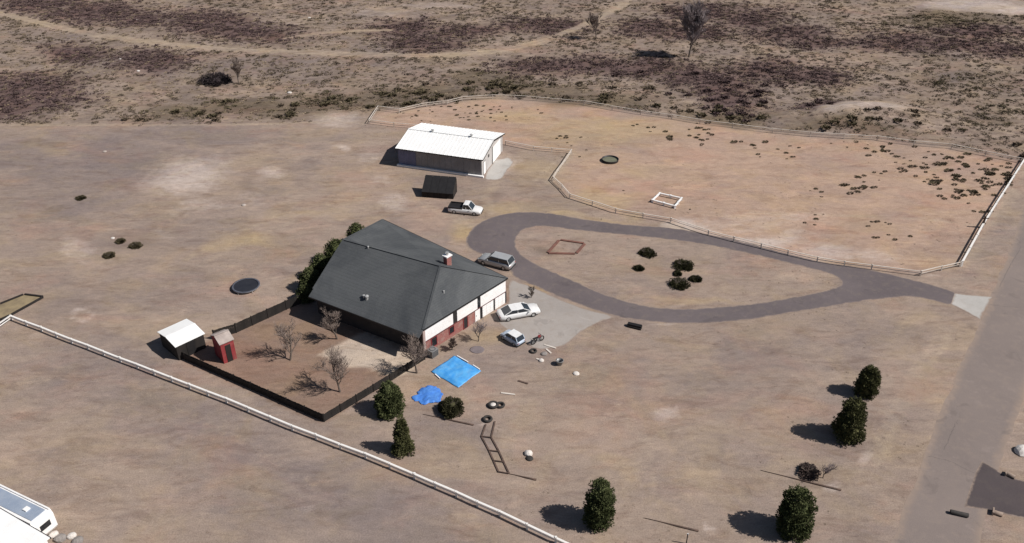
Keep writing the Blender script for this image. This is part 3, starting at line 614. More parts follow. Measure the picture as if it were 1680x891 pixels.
    slope([X0, E4[0], r1, r2, E4[3], X3][::-1]); slope([E4[0], E4[1], r1]); slope([E4[1], E4[2], r2, r1]); slope([E4[2], E4[3], r2])
    for a, b2 in ((r1, r2), (E4[0], r1), (E4[1], r1), (E4[2], r2), (E4[3], r2)):
        mb = MB(); mb.beam(a+Vector((0, 0, .03)), b2+Vector((0, 0, .03)), 0.26, 0.03); mb.obj('ridge_cap', M['roof'], t)
    for a, b2 in ((E4[0], E4[1]), (E4[1], E4[2]), (E4[2], E4[3]), (X3, X0)):
        d = (b2-a).normalized(); n = Vector((d.y, -d.x, 0))*0.05
        mb = MB(); mb.beam(a+n+d*.03+Vector((0, 0, -.08)), b2+n-d*.03+Vector((0, 0, -.06)), 0.09, 0.14); mb.obj('gutter', M['black'], t)
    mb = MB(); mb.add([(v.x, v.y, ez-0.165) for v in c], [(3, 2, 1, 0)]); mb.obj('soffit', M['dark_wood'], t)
    # height of the roof at a plan point
    tris = [(E4[0], r1, r2), (E4[0], r2, E4[3]), (E4[0], E4[1], r1), (E4[1], E4[2], r2), (E4[1], r2, r1), (E4[2], E4[3], r2)]
    def rh(x, y):
        from mathutils.geometry import intersect_ray_tri
        for q in tris:
            h = intersect_ray_tri(*q, Vector((0, 0, -1)), Vector((x, y, 50)))
            if h: return h.z
        return ez
    def roof_at(px, py):
        z = ez
        for _ in range(30):
            q = L(P(px, py, z)); z = 0.5*z+0.5*rh(q.x, q.y)
        q = L(P(px, py, z)); return Vector((q.x, q.y, rh(q.x, q.y)))
    q = r1.lerp(E4[1], 0.30)+Vector((-0.4, 1.3, 0)); q = Vector((q.x, q.y, rh(q.x, q.y)))
    q = L(P(734, 424, ez+3.4)); q = Vector((q.x, q.y, rh(q.x, q.y)+.45))
    mb = MB(); mb.box((q.x, q.y, q.z-0.3), (0.75, 0.6, 2.4)); ch = mb.obj('chimney', M['brick'], t)
    mb = MB(); mb.box((q.x, q.y, q.z+0.97), (0.95, 0.8, 0.14)); mb.obj('chimney_cap', M['white_paint'], ch)
    mb = MB(); mb.lathe([(.17, 0), (.17, .3), (.22, .31), (.22, .36)], 10, (q.x, q.y, q.z+1.04)); mb.obj('flue', M['pale_metal'], ch)
    mb = MB(); mb.add([(q.x-.55, q.y-.5, q.z-.28), (q.x+.6, q.y-.5, q.z-.28), (q.x+.6, q.y+.5, q.z+.02), (q.x-.55, q.y+.5, q.z+.02)], [(0, 1, 2, 3)])
    for px, py, s in ((602, 491, 1.2), (597, 488, .8), (604, 407, .6), (728, 480, .6)):
        q = roof_at(px, py); mb = MB(); mb.lathe([(.16*s, -.15), (.13*s, .3*s), (.22*s, .32*s), (.20*s, .42*s), (.02, .5*s)], 10, q); mb.obj('roof_vent', M['pale_metal'], t)
    q = roof_at(640, 470)
    return t, c, w
HOUSE, HC, HW = house()

# ------------------------------------------------------------------ metal shed (workshop)
def workshop():
    ez = 3.1
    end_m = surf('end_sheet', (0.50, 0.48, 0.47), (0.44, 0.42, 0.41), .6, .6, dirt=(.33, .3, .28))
    A = P(650, 243, ez); B = P(791, 262, ez); C = P(824, 217, ez); rz = heading(A, B)
    base = Vector((A.x, A.y, 0)); Wd = (B-A).length; inv = Matrix.Rotation(-rz, 3, 'Z'); Dp = 11.0
    t = thing('metal_workshop', 'long white roofed metal workshop with dark grey side wall', 'workshop', base, rz)
    i = 0.18; rh = 1.15
    # long front wall in vertical sheet panels, one part each
    n = 14
    for k in range(n):
        a = i+(Wd-2*i)*k/n; b2 = i+(Wd-2*i)*(k+1)/n
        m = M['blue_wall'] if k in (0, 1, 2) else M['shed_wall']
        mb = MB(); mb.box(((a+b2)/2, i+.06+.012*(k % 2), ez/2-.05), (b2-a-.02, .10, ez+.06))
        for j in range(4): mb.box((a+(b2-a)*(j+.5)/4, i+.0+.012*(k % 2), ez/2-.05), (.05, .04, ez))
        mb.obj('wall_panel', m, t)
    mb = MB(); mb.box((Wd/2, Dp-i-.05, ez/2), (Wd-2*i, .1, ez)); mb.obj('rear_wall', M['shed_wall'], t)
    for x, nm in ((i+.05, 'end_wall'), (Wd-i-.05, 'end_wall')):
        mb = MB(); prof = [(i+.12, -.08), (Dp-i-.1, -.08), (Dp-i-.1, ez-.03), (Dp/2, ez+rh-.1), (i+.12, ez-.03)]
        nn = len(prof); mb.add([(x-.05, y, z) for y, z in prof]+[(x+.05, y, z) for y, z in prof], [tuple(range(nn)), tuple(range(2*nn-1, nn-1, -1))]+[(q, nn+q, nn+(q+1) % nn, (q+1) % nn) for q in range(nn)])
        e = mb.obj(nm, end_m, t)
    X = Wd-i
    mb = MB(); mb.box((X+.03, 1.5, 1.05), (.05, 1.0, 2.1)); d = mb.obj('side_door', M['white_paint'], e)
    for yy, dy, z0, z1 in ((.95, .08, 0, 2.15), (2.05, .08, 0, 2.15), (1.5, 1.18, 2.13, 2.21)):
        mb = MB(); mb.box((X+.035, yy, (z0+z1)/2), (.06, dy, z1-z0)); mb.obj('door_frame', M['grey_metal'], t)
    mb = MB(); mb.box((X+.02, 3.6, 2.2), (.03, .6, .5)); mb.obj('window', M['window_glass'], t)
    mb = MB(); mb.box((X+.02, 7.6, 1.5), (.04, 4.2, 2.9)); g = mb.obj('roller_door', end_m, t)
    for k in range(9):
        mb = MB(); mb.box((X+.05, 7.6, .2+k*.31), (.025, 4.1, .26)); mb.obj('door_slat', M['white_metal'], g)
    for yy in (5.42, 9.78):
        mb = MB(); mb.box((X+.03, yy, 1.5), (.07, .12, 3.0)); mb.obj('door_post', M['black'], t)
    # two roof slopes with standing seams
    for s in (0, 1):
        ya, yb = (-0.12, Dp/2) if s == 0 else (Dp+.12, Dp/2)
        mb = MB(); mb.slab([(-.15, ya, ez), (Wd+.15, ya, ez), (Wd+.15, yb, ez+rh), (-.15, yb, ez+rh)], .07)
        r = mb.obj('roof_slope', M['white_metal'], t)
        for k in range(24):
            x = -.1+(Wd+.2)*k/23; mb = MB(); mb.beam((x, ya, ez+.02), (x, yb, ez+rh+.02), .04, .05); mb.obj('roof_seam', M['white_metal'], r)
    mb = MB(); mb.beam((-.15, Dp/2, ez+rh+.03), (Wd+.15, Dp/2, ez+rh+.03), .4, .06); mb.obj('ridge_cap', M['white_metal'], t)
    mb = MB(); mb.box((Wd/2, -.17, ez-.06), (Wd+.3, .09, .14)); mb.obj('gutter', M['dark_wood'], t)
    for x in (-.17, Wd+.17):
        for ya, yb in ((-.12, Dp/2), (Dp+.12, Dp/2)):
            mb = MB(); mb.beam((x, ya, ez-.08), (x, yb, ez+rh-.08), .04, .18); mb.obj('fascia_board', M['dark_wood'], t)
    mb = MB(); mb.box((Wd/2+.1, -.05, .14), (Wd+.2, .42, .28)); mb.obj('foundation_curb', M['white_paint'], t)
    for x in (2.2, 9.0): 
        mb = MB(); mb.lathe([(.2, 0), (.2, .35), (.3, .36), (.05, .5)], 10, (x+2, Dp/2, ez+rh+.02)); mb.obj('roof_vent', M['pale_metal'], t)
workshop()

# ------------------------------------------------------------------ small sheds
def small_shed(name, label, cat, corners, h, pitch, wallm, roofm, doorm, over=0.15, along=0):
    """gabled shed on the rectangle A-B-depth"""
    A, B, dp = corners; rz = heading(A, B); Wd = (Vector(B)-Vector(A)).length
    t = thing(name, label, cat, (A.x, A.y, 0), rz)
    for nm, cx, cy, sx, sy in (('front_wall', Wd/2, .05, Wd, .1), ('rear_wall', Wd/2, dp-.05, Wd, .1)):
        mb = MB(); mb.box((cx, cy, h/2-.03), (sx, sy, h+.0)); fw = mb.obj(nm, wallm, t)
    for x in (.05, Wd-.05):
        prof = [(.1, -.05), (dp-.1, -.05), (dp-.1, h), (dp/2, h+pitch-.08), (.1, h)]; nn = 5; mb = MB()
        mb.add([(x-.05, y, z) for y, z in prof]+[(x+.05, y, z) for y, z in prof], [tuple(range(nn)), tuple(range(2*nn-1, nn-1, -1))]+[(q, nn+q, nn+(q+1) % nn, (q+1) % nn) for q in range(nn)])
        mb.obj('end_wall', wallm if isinstance(wallm, bpy.types.Material) else wallm, t)
    for ya, yb in ((-over, dp/2), (dp+over, dp/2)):
        mb = MB(); mb.slab([(-over, ya, h+.02), (Wd+over, ya, h+.02), (Wd+over, yb, h+pitch), (-over, yb, h+pitch)], .07); mb.obj('roof_slope', roofm, t)
    mb = MB(); mb.beam((-over, dp/2, h+pitch+.02), (Wd+over, dp/2, h+pitch+.02), .25, .05); mb.obj('ridge_cap', roofm, t)
    mb = MB(); mb.box((Wd*.5, -.02, h*.42), (min(1.0, Wd*.4), .05, h*.84)); mb.obj('door', doorm, t)
    for k in (-1, 1):
        mb = MB(); mb.box((Wd+.02, dp/2+k*dp*.28, h*.5), (.04, .08, h)); mb.obj('trim_board', doorm, t)
    return t
z = 2.1
a = P(288, 567, z); b = P(333, 546, z); a.z = b.z = 0
small_shed('garden_shed', 'dark walled garden shed with a bright white roof at the yard corner', 'shed', (a, b, 3.9), 2.0, 0.35, M['dark_wood'], M['white_metal'], M['black'])
a = P(368, 597); b = P(389, 588)
pl = small_shed('playhouse', 'small tall red playhouse with a pale roof inside the fenced yard', 'playhouse', (a, b, 2.3), 2.7, 0.6, M['red_wood'], surf('faded_roof', (0.42, 0.36, 0.33), (0.3, 0.25, 0.23), 1.5, .85), M['dark_wood'], 0.1)
def lean_to():
    a = P(692, 323); b = P(744, 327); rz = heading(a, b); Wd = (b-a).length
    t = thing('lean_to_shed', 'black lean-to shed standing alone between house and workshop', 'shed', (a.x, a.y, 0), rz)
    n = 5
    for k in range(n):
        mb = MB(); w_ = Wd/n; mb.add([(k*w_+.02, -.0, -.03), ((k+1)*w_-.02, 0, -.03), ((k+1)*w_-.02, .1, -.03), (k*w_+.02, .1, -.03), (k*w_+.02, 0, 1.0), ((k+1)*w_-.02, 0, 1.0), ((k+1)*w_-.02, .1, 1.0), (k*w_+.02, .1, 1.0)], [(3, 2, 1, 0), (4, 5, 6, 7), (0, 1, 5, 4), (1, 2, 6, 5), (2, 3, 7, 6), (3, 0, 4, 7)])
        mb.obj('wall_board', M['dark_wood'], t)
    for x in (.1, Wd-.1):
        mb = MB(); pr = [(.1, -.03), (2.4, -.03), (2.4, 2.3), (.1, 1.0)]
        mb.add([(x-.05, y, z) for y, z in pr]+[(x+.05, y, z) for y, z in pr], [(0, 1, 2, 3), (7, 6, 5, 4), (0, 4, 5, 1), (1, 5, 6, 2), (2, 6, 7, 3), (3, 7, 4, 0)]); mb.obj('end_wall', M['dark_wood'], t)
    mb = MB(); mb.box((Wd/2, 2.45, 1.15), (Wd, .1, 2.3)); mb.obj('rear_wall', M['dark_wood'], t)
    for k in range(4):
        w_ = (Wd-.1)/4; mb = MB(); mb.slab([(.05+k*w_+.015, -.2, .98), (.05+(k+1)*w_-.015, -.2, .98), (.05+(k+1)*w_-.015-.0, 2.6, 2.5), (.05+k*w_+.015, 2.6, 2.5)], .06); mb.obj('roof_panel', M['black'], t)
    for x, s in ((.9, .3), (1.5, .22), (2.3, .35)):
        pass
lean_to()

# ------------------------------------------------------------------ vehicles
def wheel_meshes(r, w):
    t = MB(); t.lathe([(r*.6, -w/2), (r*.92, -w/2), (r, -w*.3), (r, w*.3), (r*.92, w/2), (r*.6, w/2), (r*.6, -w/2)], 18, cap=False)
    q = MB(); q.lathe([(0.01, -w*.3), (r*.6, -w*.42), (r*.6, w*.42), (.01, w*.3)], 12)
    return t.mesh('tyre', M['rubber'], True), q.mesh('rim', M['pale_metal'])
TYRE, RIM = wheel_meshes(0.34, 0.22)
def put_wheels(t, L, W, xs, s=1.0):
    for x in xs:
        for sy in (-1, 1):
            o = bpy.data.objects.new('wheel', None); COL.objects.link(o)
            o = part(TYRE, 'wheel', t, (x, sy*(W/2-.10), .34*s)); o.rotation_euler = (PI/2, 0, 0); o.scale = (s,)*3
            rr = part(RIM, 'rim', o)
def section(x, hw, z0, z1, r=0.12, top=0.9):
    return [(x, -hw*.96, z0), (x, hw*.96, z0), (x, hw, z0+(z1-z0)*.35), (x, hw*.985, z1-r), (x, hw*top, z1), (x, -hw*top, z1), (x, -hw*.985, z1-r), (x, -hw, z0+(z1-z0)*.35)]
def car(label, cat, loc, rz, paint, L=4.6, W=1.82, style='sedan', name='parked_car', roofm=None, s=1.0):
    t = thing(name, label, cat, loc, rz); t.scale = (s, s, s*(.84 if s < 1 else .94))
    h = L/2; hw = W/2
    hood = 0.92 if style != 'suv' else 1.02
    body = MB()
    secs = [section(-h, hw*.82, .42, .80, .1), section(-h+.12, hw*.93, .30, .90, .1), section(-h+.6, hw, .24, hood, .1), section(-h*.35, hw, .24, hood+.02, .1), section(h*.25, hw, .24, hood+.0, .1), section(h*.5, hw, .24, hood-.03, .1), section(h-.35, hw*.96, .26, hood-.12, .1), section(h-.08, hw*.86, .32, .68, .1), section(h, hw*.74, .40, .60, .08)]
    body.loft(secs); body.obj('body', paint, t, True)
    if style == 'pickup':
        g0, g1, roof0, roof1, zt = -.25, 1.25, -.1, .62, 1.68
    elif style == 'suv':
        g0, g1, roof0, roof1, zt = -h+.15, h*.48, -h+.5, h*.18, 1.66
    else:
        g0, g1, roof0, roof1, zt = -h+.55, h*.52, -h*.42, h*.16, 1.40
    zb = hood-.03
    gl = MB(); gl.loft([section(g0, hw*.90, zb-.05, zb+.03, .02), section(roof0, hw*.86, zb-.05, zt, .08, .86), section(roof1, hw*.86, zb-.05, zt, .08, .86), section(g1, hw*.88, zb-.05, zb+.02, .02)])
    gl.obj('windows', M['glass'], t)
    rf = MB(); rf.loft([section(roof0-.04, hw*.74, zt-.015, zt+.02, .01), section((roof0+roof1)/2, hw*.80, zt-.01, zt+.05, .03), section(roof1+.05, hw*.74, zt-.015, zt+.02, .01)]); rf.obj('roof_panel', roofm or paint, t)
    for sy in (-1, 1):
        for xa, xb in ((g0, roof0), (g1, roof1)):
            pl = MB(); pl.beam((xa, sy*hw*.86, zb+.02), (xb, sy*hw*.77, zt), .08, .07); pl.obj('pillar', paint, t)
        pl = MB(); pl.beam(((roof0+roof1)/2, sy*hw*.88, zb), ((roof0+roof1)/2, sy*hw*.78, zt), .09, .05); pl.obj('pillar', paint, t)
    for sy in (-1, 1):
        mb = MB(); mb.box((h-.12, sy*hw*.62, .62), (.16, .34, .13)); mb.obj('headlight', M['lamp_lens'], t)
        mb = MB(); mb.box((-h+.06, sy*hw*.70, .74), (.12, .26, .16)); mb.obj('tail_light', M['red_lamp'], t)
        mb = MB(); mb.box((g1-.35, sy*(hw+.09), zb+.1), (.12, .2, .13)); mb.obj('side_mirror', paint, t)
    for x, q in ((-h-.02, 1), (h+.01, .86)):
        mb = MB(); mb.box((x, 0, .42), (.12, W*.8*q, .18)); mb.obj('bumper', M['dark_metal'], t)
    if style == 'pickup':
        mb = MB(); mb.box((-h*.54, 0, hood+.02), (h*.82, W*.80, .06)); bd = mb.obj('cargo_bed', M['black'], t)
        for sy in (-1, 1):
            mb = MB(); mb.box((-h*.54, sy*hw*.9, hood+.12), (h*.86, .10, .26)); mb.obj('bed_side', M['dark_metal'], bd)
        mb = MB(); mb.box((-h+.08, 0, hood+.10), (.08, W*.8, .24)); mb.obj('tailgate', M['dark_metal'], bd)
    put_wheels(t, L, W, (-h*.60, h*.62))
    return t
def between(p, q): return (P(*p)+P(*q))/2
def hd(p, q): return heading(P2(*p), P2(*q))
c0 = between((738, 347), (790, 349)); car('pickup truck with a white cab and a black open bed near the black shed', 'pickup truck', c0, hd((740, 346), (788, 351)), M['car_white'], 5.0, 1.9, 'pickup', 'pickup_truck')
c0 = between((786, 432), (843, 436)); car('silver estate car on the asphalt beside the house roof edge', 'car', c0, hd((843, 438), (789, 424)), M['silver'], 4.9, 1.9, 'suv')
c0 = between((817, 523), (884, 511)); car('long white saloon car with dark windows on the concrete pad', 'car', c0, hd((820, 522), (884, 510)), M['car_white'], 5.2, 1.9, 'sedan')
c0 = between((826, 550), (856, 567)); car('short pale hatchback with red tail lights at the concrete edge', 'car', c0, hd((856, 567), (826, 549)), M['car_blue'], 3.5, 1.65, 'suv', 'parked_car', M['car_white'], .86)

def motorbike(loc, rz):
    t = thing('motorbike', 'small dark red motorbike parked on the concrete pad', 'motorbike', loc, rz)
    for x in (-.62, .62):
        mb = MB(); mb.ring(.30, .065, 18, 6, (x, 0, .34), 'y'); w_ = mb.obj('wheel', M['rubber'], t)
        mb = MB()
        for k in range(4): a = k*PI/4; mb.beam((x-math.cos(a)*.28, 0, .34-math.sin(a)*.28), (x+math.cos(a)*.28, 0, .34+math.sin(a)*.28), .02, .02)
        mb.obj('rim', M['pale_metal'], w_)
    mb = MB(); mb.tube([(-.62, 0, .34), (-.2, 0, .42), (.2, 0, .36), (.42, 0, .78), (-.25, 0, .72), (-.2, 0, .42)], .04); mb.obj('frame', M['dark_metal'], t)
    mb = MB(); mb.tube([(.62, 0, .34), (.42, 0, .98)], .04); mb.obj('fork', M['pale_metal'], t)
    mb = MB(); mb.tube([(.36, -.36, 1.02), (.42, -.1, .98), (.42, .1, .98), (.36, .36, 1.02)], .025); mb.obj('handlebar', M['black'], t)
    mb = MB(); mb.loft([section(-.7, .10, .80, .88, .02), section(-.3, .13, .72, .82, .03), section(.1, .09, .74, .80, .02)]); mb.obj('seat', M['black'], t)
    mb = MB(); mb.loft([section(.05, .10, .70, .86, .03), section(.25, .14, .70, .96, .05), section(.42, .09, .74, .90, .03)]); mb.obj('fuel_tank', M['red_wood'], t)
    mb = MB(); mb.box((0, 0, .45), (.35, .22, .3)); mb.obj('engine', M['grey_metal'], t)
motorbike(P(882, 562), hd((872, 566), (893, 556)))

# tyres lying on the ground
def tyre(label, loc, R=0.55, k=.82, group='old tyres lying on the ground'):
    R *= k; mb = MB(); mb.ring(R*.72, R*.28, 20, 7, (0, 0, R*.26), 'z', .9); o = mb.obj('tyre', M['rubber'], None, True, loc); tag(o, label, 'tyre', group); return o
tyre('dark tyre lying by the concrete pad corner among junk', P(875, 577), .55)
tyre('old tyre just right of the white capped tyre in the open yard', P(821, 666), .62)
tyre('lone tyre at the top end of the ladder shaped pole shadow', P(800, 689), .66)
tw = thing('planter_tyre', 'tyre with a white filled centre left of its twin', 'tyre', P(809, 666), 0, 'old tyres lying on the ground')
mb = MB(); mb.ring(.44, .16, 20, 7, (0, 0, .15)); mb.obj('tread', M['rubber'], tw, True)
mb = MB(); mb.lathe([(.36, .06), (.34, .2), (.2, .27), (.02, .3)], 14); mb.obj('filling', M['rock_white'], tw, True)

# ------------------------------------------------------------------ trampoline, tarps, pads, tanks
def trampoline():
    t = thing('trampoline', 'round dark trampoline on the bare ground left of the house', 'trampoline', P(404, 472), 0)
    R = 1.6; h = .35
    mb = MB(); mb.lathe([(R-.02, h-.01), (R*.5, h-.05), (.02, h-.08)], 24, cap=False); mb.obj('jumping_mat', M['tramp'], t, True)
    mb = MB(); mb.lathe([(R-.06, h+.01), (R-.06, h+.05), (R+.17, h+.03), (R+.17, h-.01)], 24, cap=False); mb.obj('edge_pad', M['rim_blue'], t, True)
    mb = MB(); mb.ring(R+.12, .04, 24, 6, (0, 0, h-.05)); mb.obj('frame_ring', M['pale_metal'], t, True)
    for k in range(6):
        a = k*PI/3+.2; mb = MB(); mb.tube([((R+.12)*math.cos(a), (R+.12)*math.sin(a), h-.05), ((R+.2)*math.cos(a), (R+.2)*math.sin(a), 0)], .03); mb.obj('leg', M['pale_metal'], t)
trampoline()
def cloth(name, label, cat, corners, m, n=26, amp=.10, seed=1, lump=0.0, roundish=False):
    A, B, C, D = [np.array(P2(*q)) for q in corners]; cen = (A+B+C+D)/4; mb = MB(); vs = []
    for j in range(n):
        for i in range(n):
            u, w_ = i/(n-1), j/(n-1)
            if roundish:
                a_ = 2*u-1; b2 = 2*w_-1; x = a_*math.sqrt(1-b2*b2/2); y = b2*math.sqrt(1-a_*a_/2); u2, w2 = x*.5+.5, y*.5+.5
            else: u2, w2 = u, w_
            p = A*(1-u2)*(1-w2)+B*u2*(1-w2)+C*u2*w2+D*(1-u2)*w2-cen
            e = min(u, 1-u, w_, 1-w_)
            r = fbm(np.array(p[0]+40*seed), np.array(p[1]), 1.3, 3, seed)
            f = 1+(.55 if amp > .25 else .08)*(fbm(np.array(math.atan2(p[1], p[0])*2+9), np.array(float(seed)), 1.6, 3, seed)-.5)
            vs.append((p[0]*f, p[1]*f, .035+amp*float(r)*min(1, e*6+.15)+lump*max(0, 1-((2*u-1)**2+(2*w_-1)**2))*float(r)))
    mb.add(vs, [(j*n+i, j*n+i+1, (j+1)*n+i+1, (j+1)*n+i) for j in range(n-1) for i in range(n-1)])
    t = thing(name, label, cat, (*cen, 0)); o = mb.obj('sheet', m, t, True)
    so = o.modifiers.new('thick', 'SOLIDIFY'); so.thickness = .02; return t, cen
t, cen = cloth('blue_tarp', 'square bright blue tarp with white edging spread beside the house front', 'tarp', [(707, 610), (752, 637), (789, 609), (745, 584)], M['blue_tarp'], 26, .22, 3)
for p, q in (((750, 585), (768, 595)), ((776, 600), (787, 607)), ((714, 615), (722, 622))):
    a = P(*p); b = P(*q); mb = MB(); mb.beam((a.x-cen[0], a.y-cen[1], .12), (b.x-cen[0], b.y-cen[1], .10), .10, .06); mb.obj('edge_pipe', M['white_paint'], t)
t, cen = cloth('crumpled_tarp', 'smaller deep blue crumpled tarp lying left of the square one', 'tarp', [(670, 658), (714, 668), (731, 640), (698, 631)], M['deep_tarp'], 34, .26, 7, .0, True)
t, cen = cloth('grey_mat', 'oval grey mat on the soil right of the blue tarp', 'mat', [(766, 575), (786, 583), (799, 572), (780, 566)], surf('grey_mat', (0.20, 0.165, 0.17), (0.16, 0.135, 0.14), 1, .9), 14, .05, 5, 0, True)
def round_tank(loc):
    t = thing('water_trough', 'dark round water trough in the reddish paddock', 'trough', loc)
    mb = MB(); mb.lathe([(1.35, 0), (1.4, .36), (1.42, .38), (1.32, .38), (1.3, .08)], 24, cap=False); mb.obj('tank_wall', M['dark_metal'], t, True)
    mb = MB(); mb.lathe([(1.31, .16), (.02, .16)], 24, cap=False); mb.obj('tank_floor', surf('trough_water', (0.17, 0.17, 0.12), None, 1, .8), t)
    mb = MB(); mb.ring(1.37, .04, 24, 6, (0, 0, .38)); mb.obj('rolled_rim', M['dark_metal'], t, True)
round_tank(P(1001, 264))
# grey cooling unit and white gate post by the house corner
t = thing('cooling_unit', 'grey outdoor cooling unit at the near house corner', 'air conditioner', P(710, 583), .9)
mb = MB(); mb.box((0, 0, .45), (1.0, .9, .9)); mb.obj('casing', M['grey_metal'], t)
mb = MB(); mb.ring(.33, .03, 16, 5, (0, 0, .91)); mb.obj('fan_ring', M['dark_metal'], t)
mb = MB()
for k in range(5): mb.box((0, -.462, .15+k*.15), (.86, .02, .06))
mb.obj('grille', M['dark_metal'], t)

# ------------------------------------------------------------------ fences
def rail_fence(label, px, h, rails, step, m, post=0.10, rw=0.05, rh=0.12, cat='fence', closed=False, name='rail_fence', dips=0.0, wave=0.0):
    pts = [P(*q) for q in px]
    if closed: pts.append(pts[0].copy())
    org = pts[0].copy(); org.z = 0; t = thing(name, label, cat, org)
    pm = None; cache = {}
    loc = []
    for i in range(len(pts)-1):
        a, b = pts[i], pts[i+1]; n = max(1, round((b-a).length/step))
        for k in range(n): loc.append(a.lerp(b, k/n))
    if not closed: loc.append(pts[-1])
    else: loc.append(pts[0])
    loc = [Vector((p.x+random.uniform(-wave, wave), p.y+random.uniform(-wave, wave), float(zat(p.x, p.y)))) for p in loc]
    mb = MB(); mb.box((0, 0, h/2-.05), (post, post, h+.1)); mb.box((0, 0, h+.01), (post*1.25, post*1.25, .03)); pm = mb.mesh('post', m)
    rms = []
    for zz, a_, b2 in rails:
        mb = MB(); mb.box((.5, 0, 0), (1, a_, b2)); rms.append(mb.mesh('rail', m))
    for i, p in enumerate(loc[:-1] if closed else loc): po = part(pm, 'post', t, p-org); po.rotation_euler = (random.gauss(0, .035), random.gauss(0, .035), random.uniform(-.08, .08))
    for p, q in zip(loc[:-1], loc[1:]):
        d = q-p; r = heading(p, q); n = Vector((-math.sin(r), math.cos(r), 0))
        for (zz, _a, _b), rm in zip(rails, rms):
            o = part(rm, 'rail', t, p-org+d.normalized()*post/2+Vector((0, 0, zz+random.uniform(-dips, dips))), r); o.scale = (max(.05, d.length-post), 1, 1)
            o.rotation_euler = (0, -math.atan2(d.z, Vector((d.x, d.y)).length), r)
    return t
rail_fence('white rail fence running along the near edge of the property', [(-45, 570), (20, 525), (372, 661), (480, 706), (600, 752), (680, 785), (820, 847), (912, 891), (985, 925)], .70, ((.64, .22, .06), (.32, .05, .12)), 2.6, M['fence_white'], .17, 0, 0, dips=.02, wave=.03)
rail_fence('thin pale fence around the far sides of the reddish paddock', [(690, 212), (605, 204), (622, 181), (655, 186), (700, 175), (735, 172), (760, 166), (810, 162), (880, 166), (960, 173), (1100, 195), (1200, 210), (1330, 226), (1440, 232), (1560, 244), (1678, 268)], .9, ((.84, .13, .05), (.45, .04, .08)), 5.5, M['pale_wood'], .11, 0, 0, name='paddock_fence', dips=.05, wave=.25)
rail_fence('pale rail fence between the looping driveway and the paddock', [(830, 238), (875, 247), (938, 252), (907, 297), (935, 325), (1010, 350), (1100, 365), (1160, 385), (1340, 430), (1430, 443), (1510, 452), (1575, 437)], .8, ((.74, .14, .05), (.4, .04, .08)), 4.2, M['pale_wood'], .12, 0, 0, name='driveway_fence', dips=.04, wave=.12)
rail_fence('straight white fence on the roadside end of the paddock', [(1577, 437), (1612, 373), (1680, 266), (1740, 172)], .85, ((.79, .24, .06), (.42, .04, .09)), 4.0, M['fence_white'], .2, 0, 0, name='roadside_fence', dips=.02)
rail_fence('small square pen of white rails in the reddish paddock', [(1070, 332), (1107, 342), (1118, 329), (1082, 321)], .5, ((.44, .24, .07), (.22, .05, .10)), 1.8, M['white_paint'], .24, 0, 0, closed=True, name='square_pen', cat='pen')
# solid dark yard fence: board panels between posts
def board_fence(label, px, h=1.15, name='board_fence', span=2.4):
    pts = [P(*q) for q in px]; org = pts[0].copy(); t = thing(name, label, 'fence', org); loc = []
    for a, b in zip(pts[:-1], pts[1:]):
        n = max(1, round((b-a).length/span)); loc += [a.lerp(b, k/n) for k in range(n)]
    loc.append(pts[-1])
    mb = MB(); mb.box((0, 0, h/2), (.13, .13, h+.14)); pm = mb.mesh('post', M['dark_wood'])
    for p in loc: part(pm, 'post', t, p-org)
    for p, q in zip(loc[:-1], loc[1:]):
        d = (q-p).length-.13; n = int(d/.15); r = heading(p, q); mb = MB()
        for k in range(n):
            w_ = d/n; hh = h+random.uniform(-.03, .03); mb.box((w_*(k+.5), random.uniform(-.012, .012), hh/2), (w_-.012, .03, hh))
        for zz in (.25, h-.2): mb.box((d/2, .04, zz), (d, .04, .09))
        mb.obj('board_panel', M['dark_wood'], t, loc=p-org+(q-p).normalized()*.065, rz=r)
    return t
board_fence('dark board fence along the near sides of the brown yard', [(697, 590), (640, 626), (585, 660), (532, 692), (305, 591), (290, 582)], 1.0)
board_fence('dark board fence from the red playhouse to the far house corner', [(352, 557), (388, 546), (440, 522), (470, 508), (503, 494)], 1.3)

# timber bed frame on the island, tan bed at the left edge, pole shadows built as dark bars
def timber_frame(name, label, cat, px, m, h=.16, w_=.2, fill=None):
    pts = [P(*q) for q in px]; c = sum(pts, Vector())/len(pts); t = thing(name, label, cat, c)
    for i in range(len(pts)):
        a = pts[i]-c; b = pts[(i+1) % len(pts)]-c; d = (b-a).normalized()*w_/2
        mb = MB(); mb.beam(a+d*1.05+Vector((0, 0, h/2)), b-d*1.05*-.9*-1+Vector((0, 0, h/2)), w_, h); mb.obj('timber', m, t)
    if fill:
        mb = MB(); n = len(pts); mb.add([(*((p-c)*.96).xy, .06) for p in pts]+[(0, 0, .14)], [(i, (i+1) % n, n) for i in range(n)]); mb.obj('filling', fill, t)
    return t
timber_frame('timber_bed', 'square of reddish timbers laid on the grass island', 'garden bed', [(898, 416), (945, 417), (960, 400), (918, 394)], M['red_timber'], .14, .35)
timber_frame('sand_bed', 'dark framed bed of tan sand above the white fence corner', 'garden bed', [(-22, 536), (18, 518), (72, 488), (40, 484), (0, 500), (-30, 514)], M['dark_wood'], .22, .22, surf('tan_sand', (0.30, 0.235, 0.14), (0.20, 0.155, 0.10), .8, .95))
t = thing('pole_shadow_ladder', 'long bent ladder shaped pole shadow built of dark bars on the soil', 'shadow shape', P(812, 735))  # shadow of a pole frame, built as dark bars on the soil
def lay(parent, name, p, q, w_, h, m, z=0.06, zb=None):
    o = Vector(parent.location); a = P(*p)-o; b = P(*q)-o; mb = MB(); mb.beam(a+Vector((0, 0, z)), b+Vector((0, 0, zb or z)), w_, h); return mb.obj(name, m, parent)
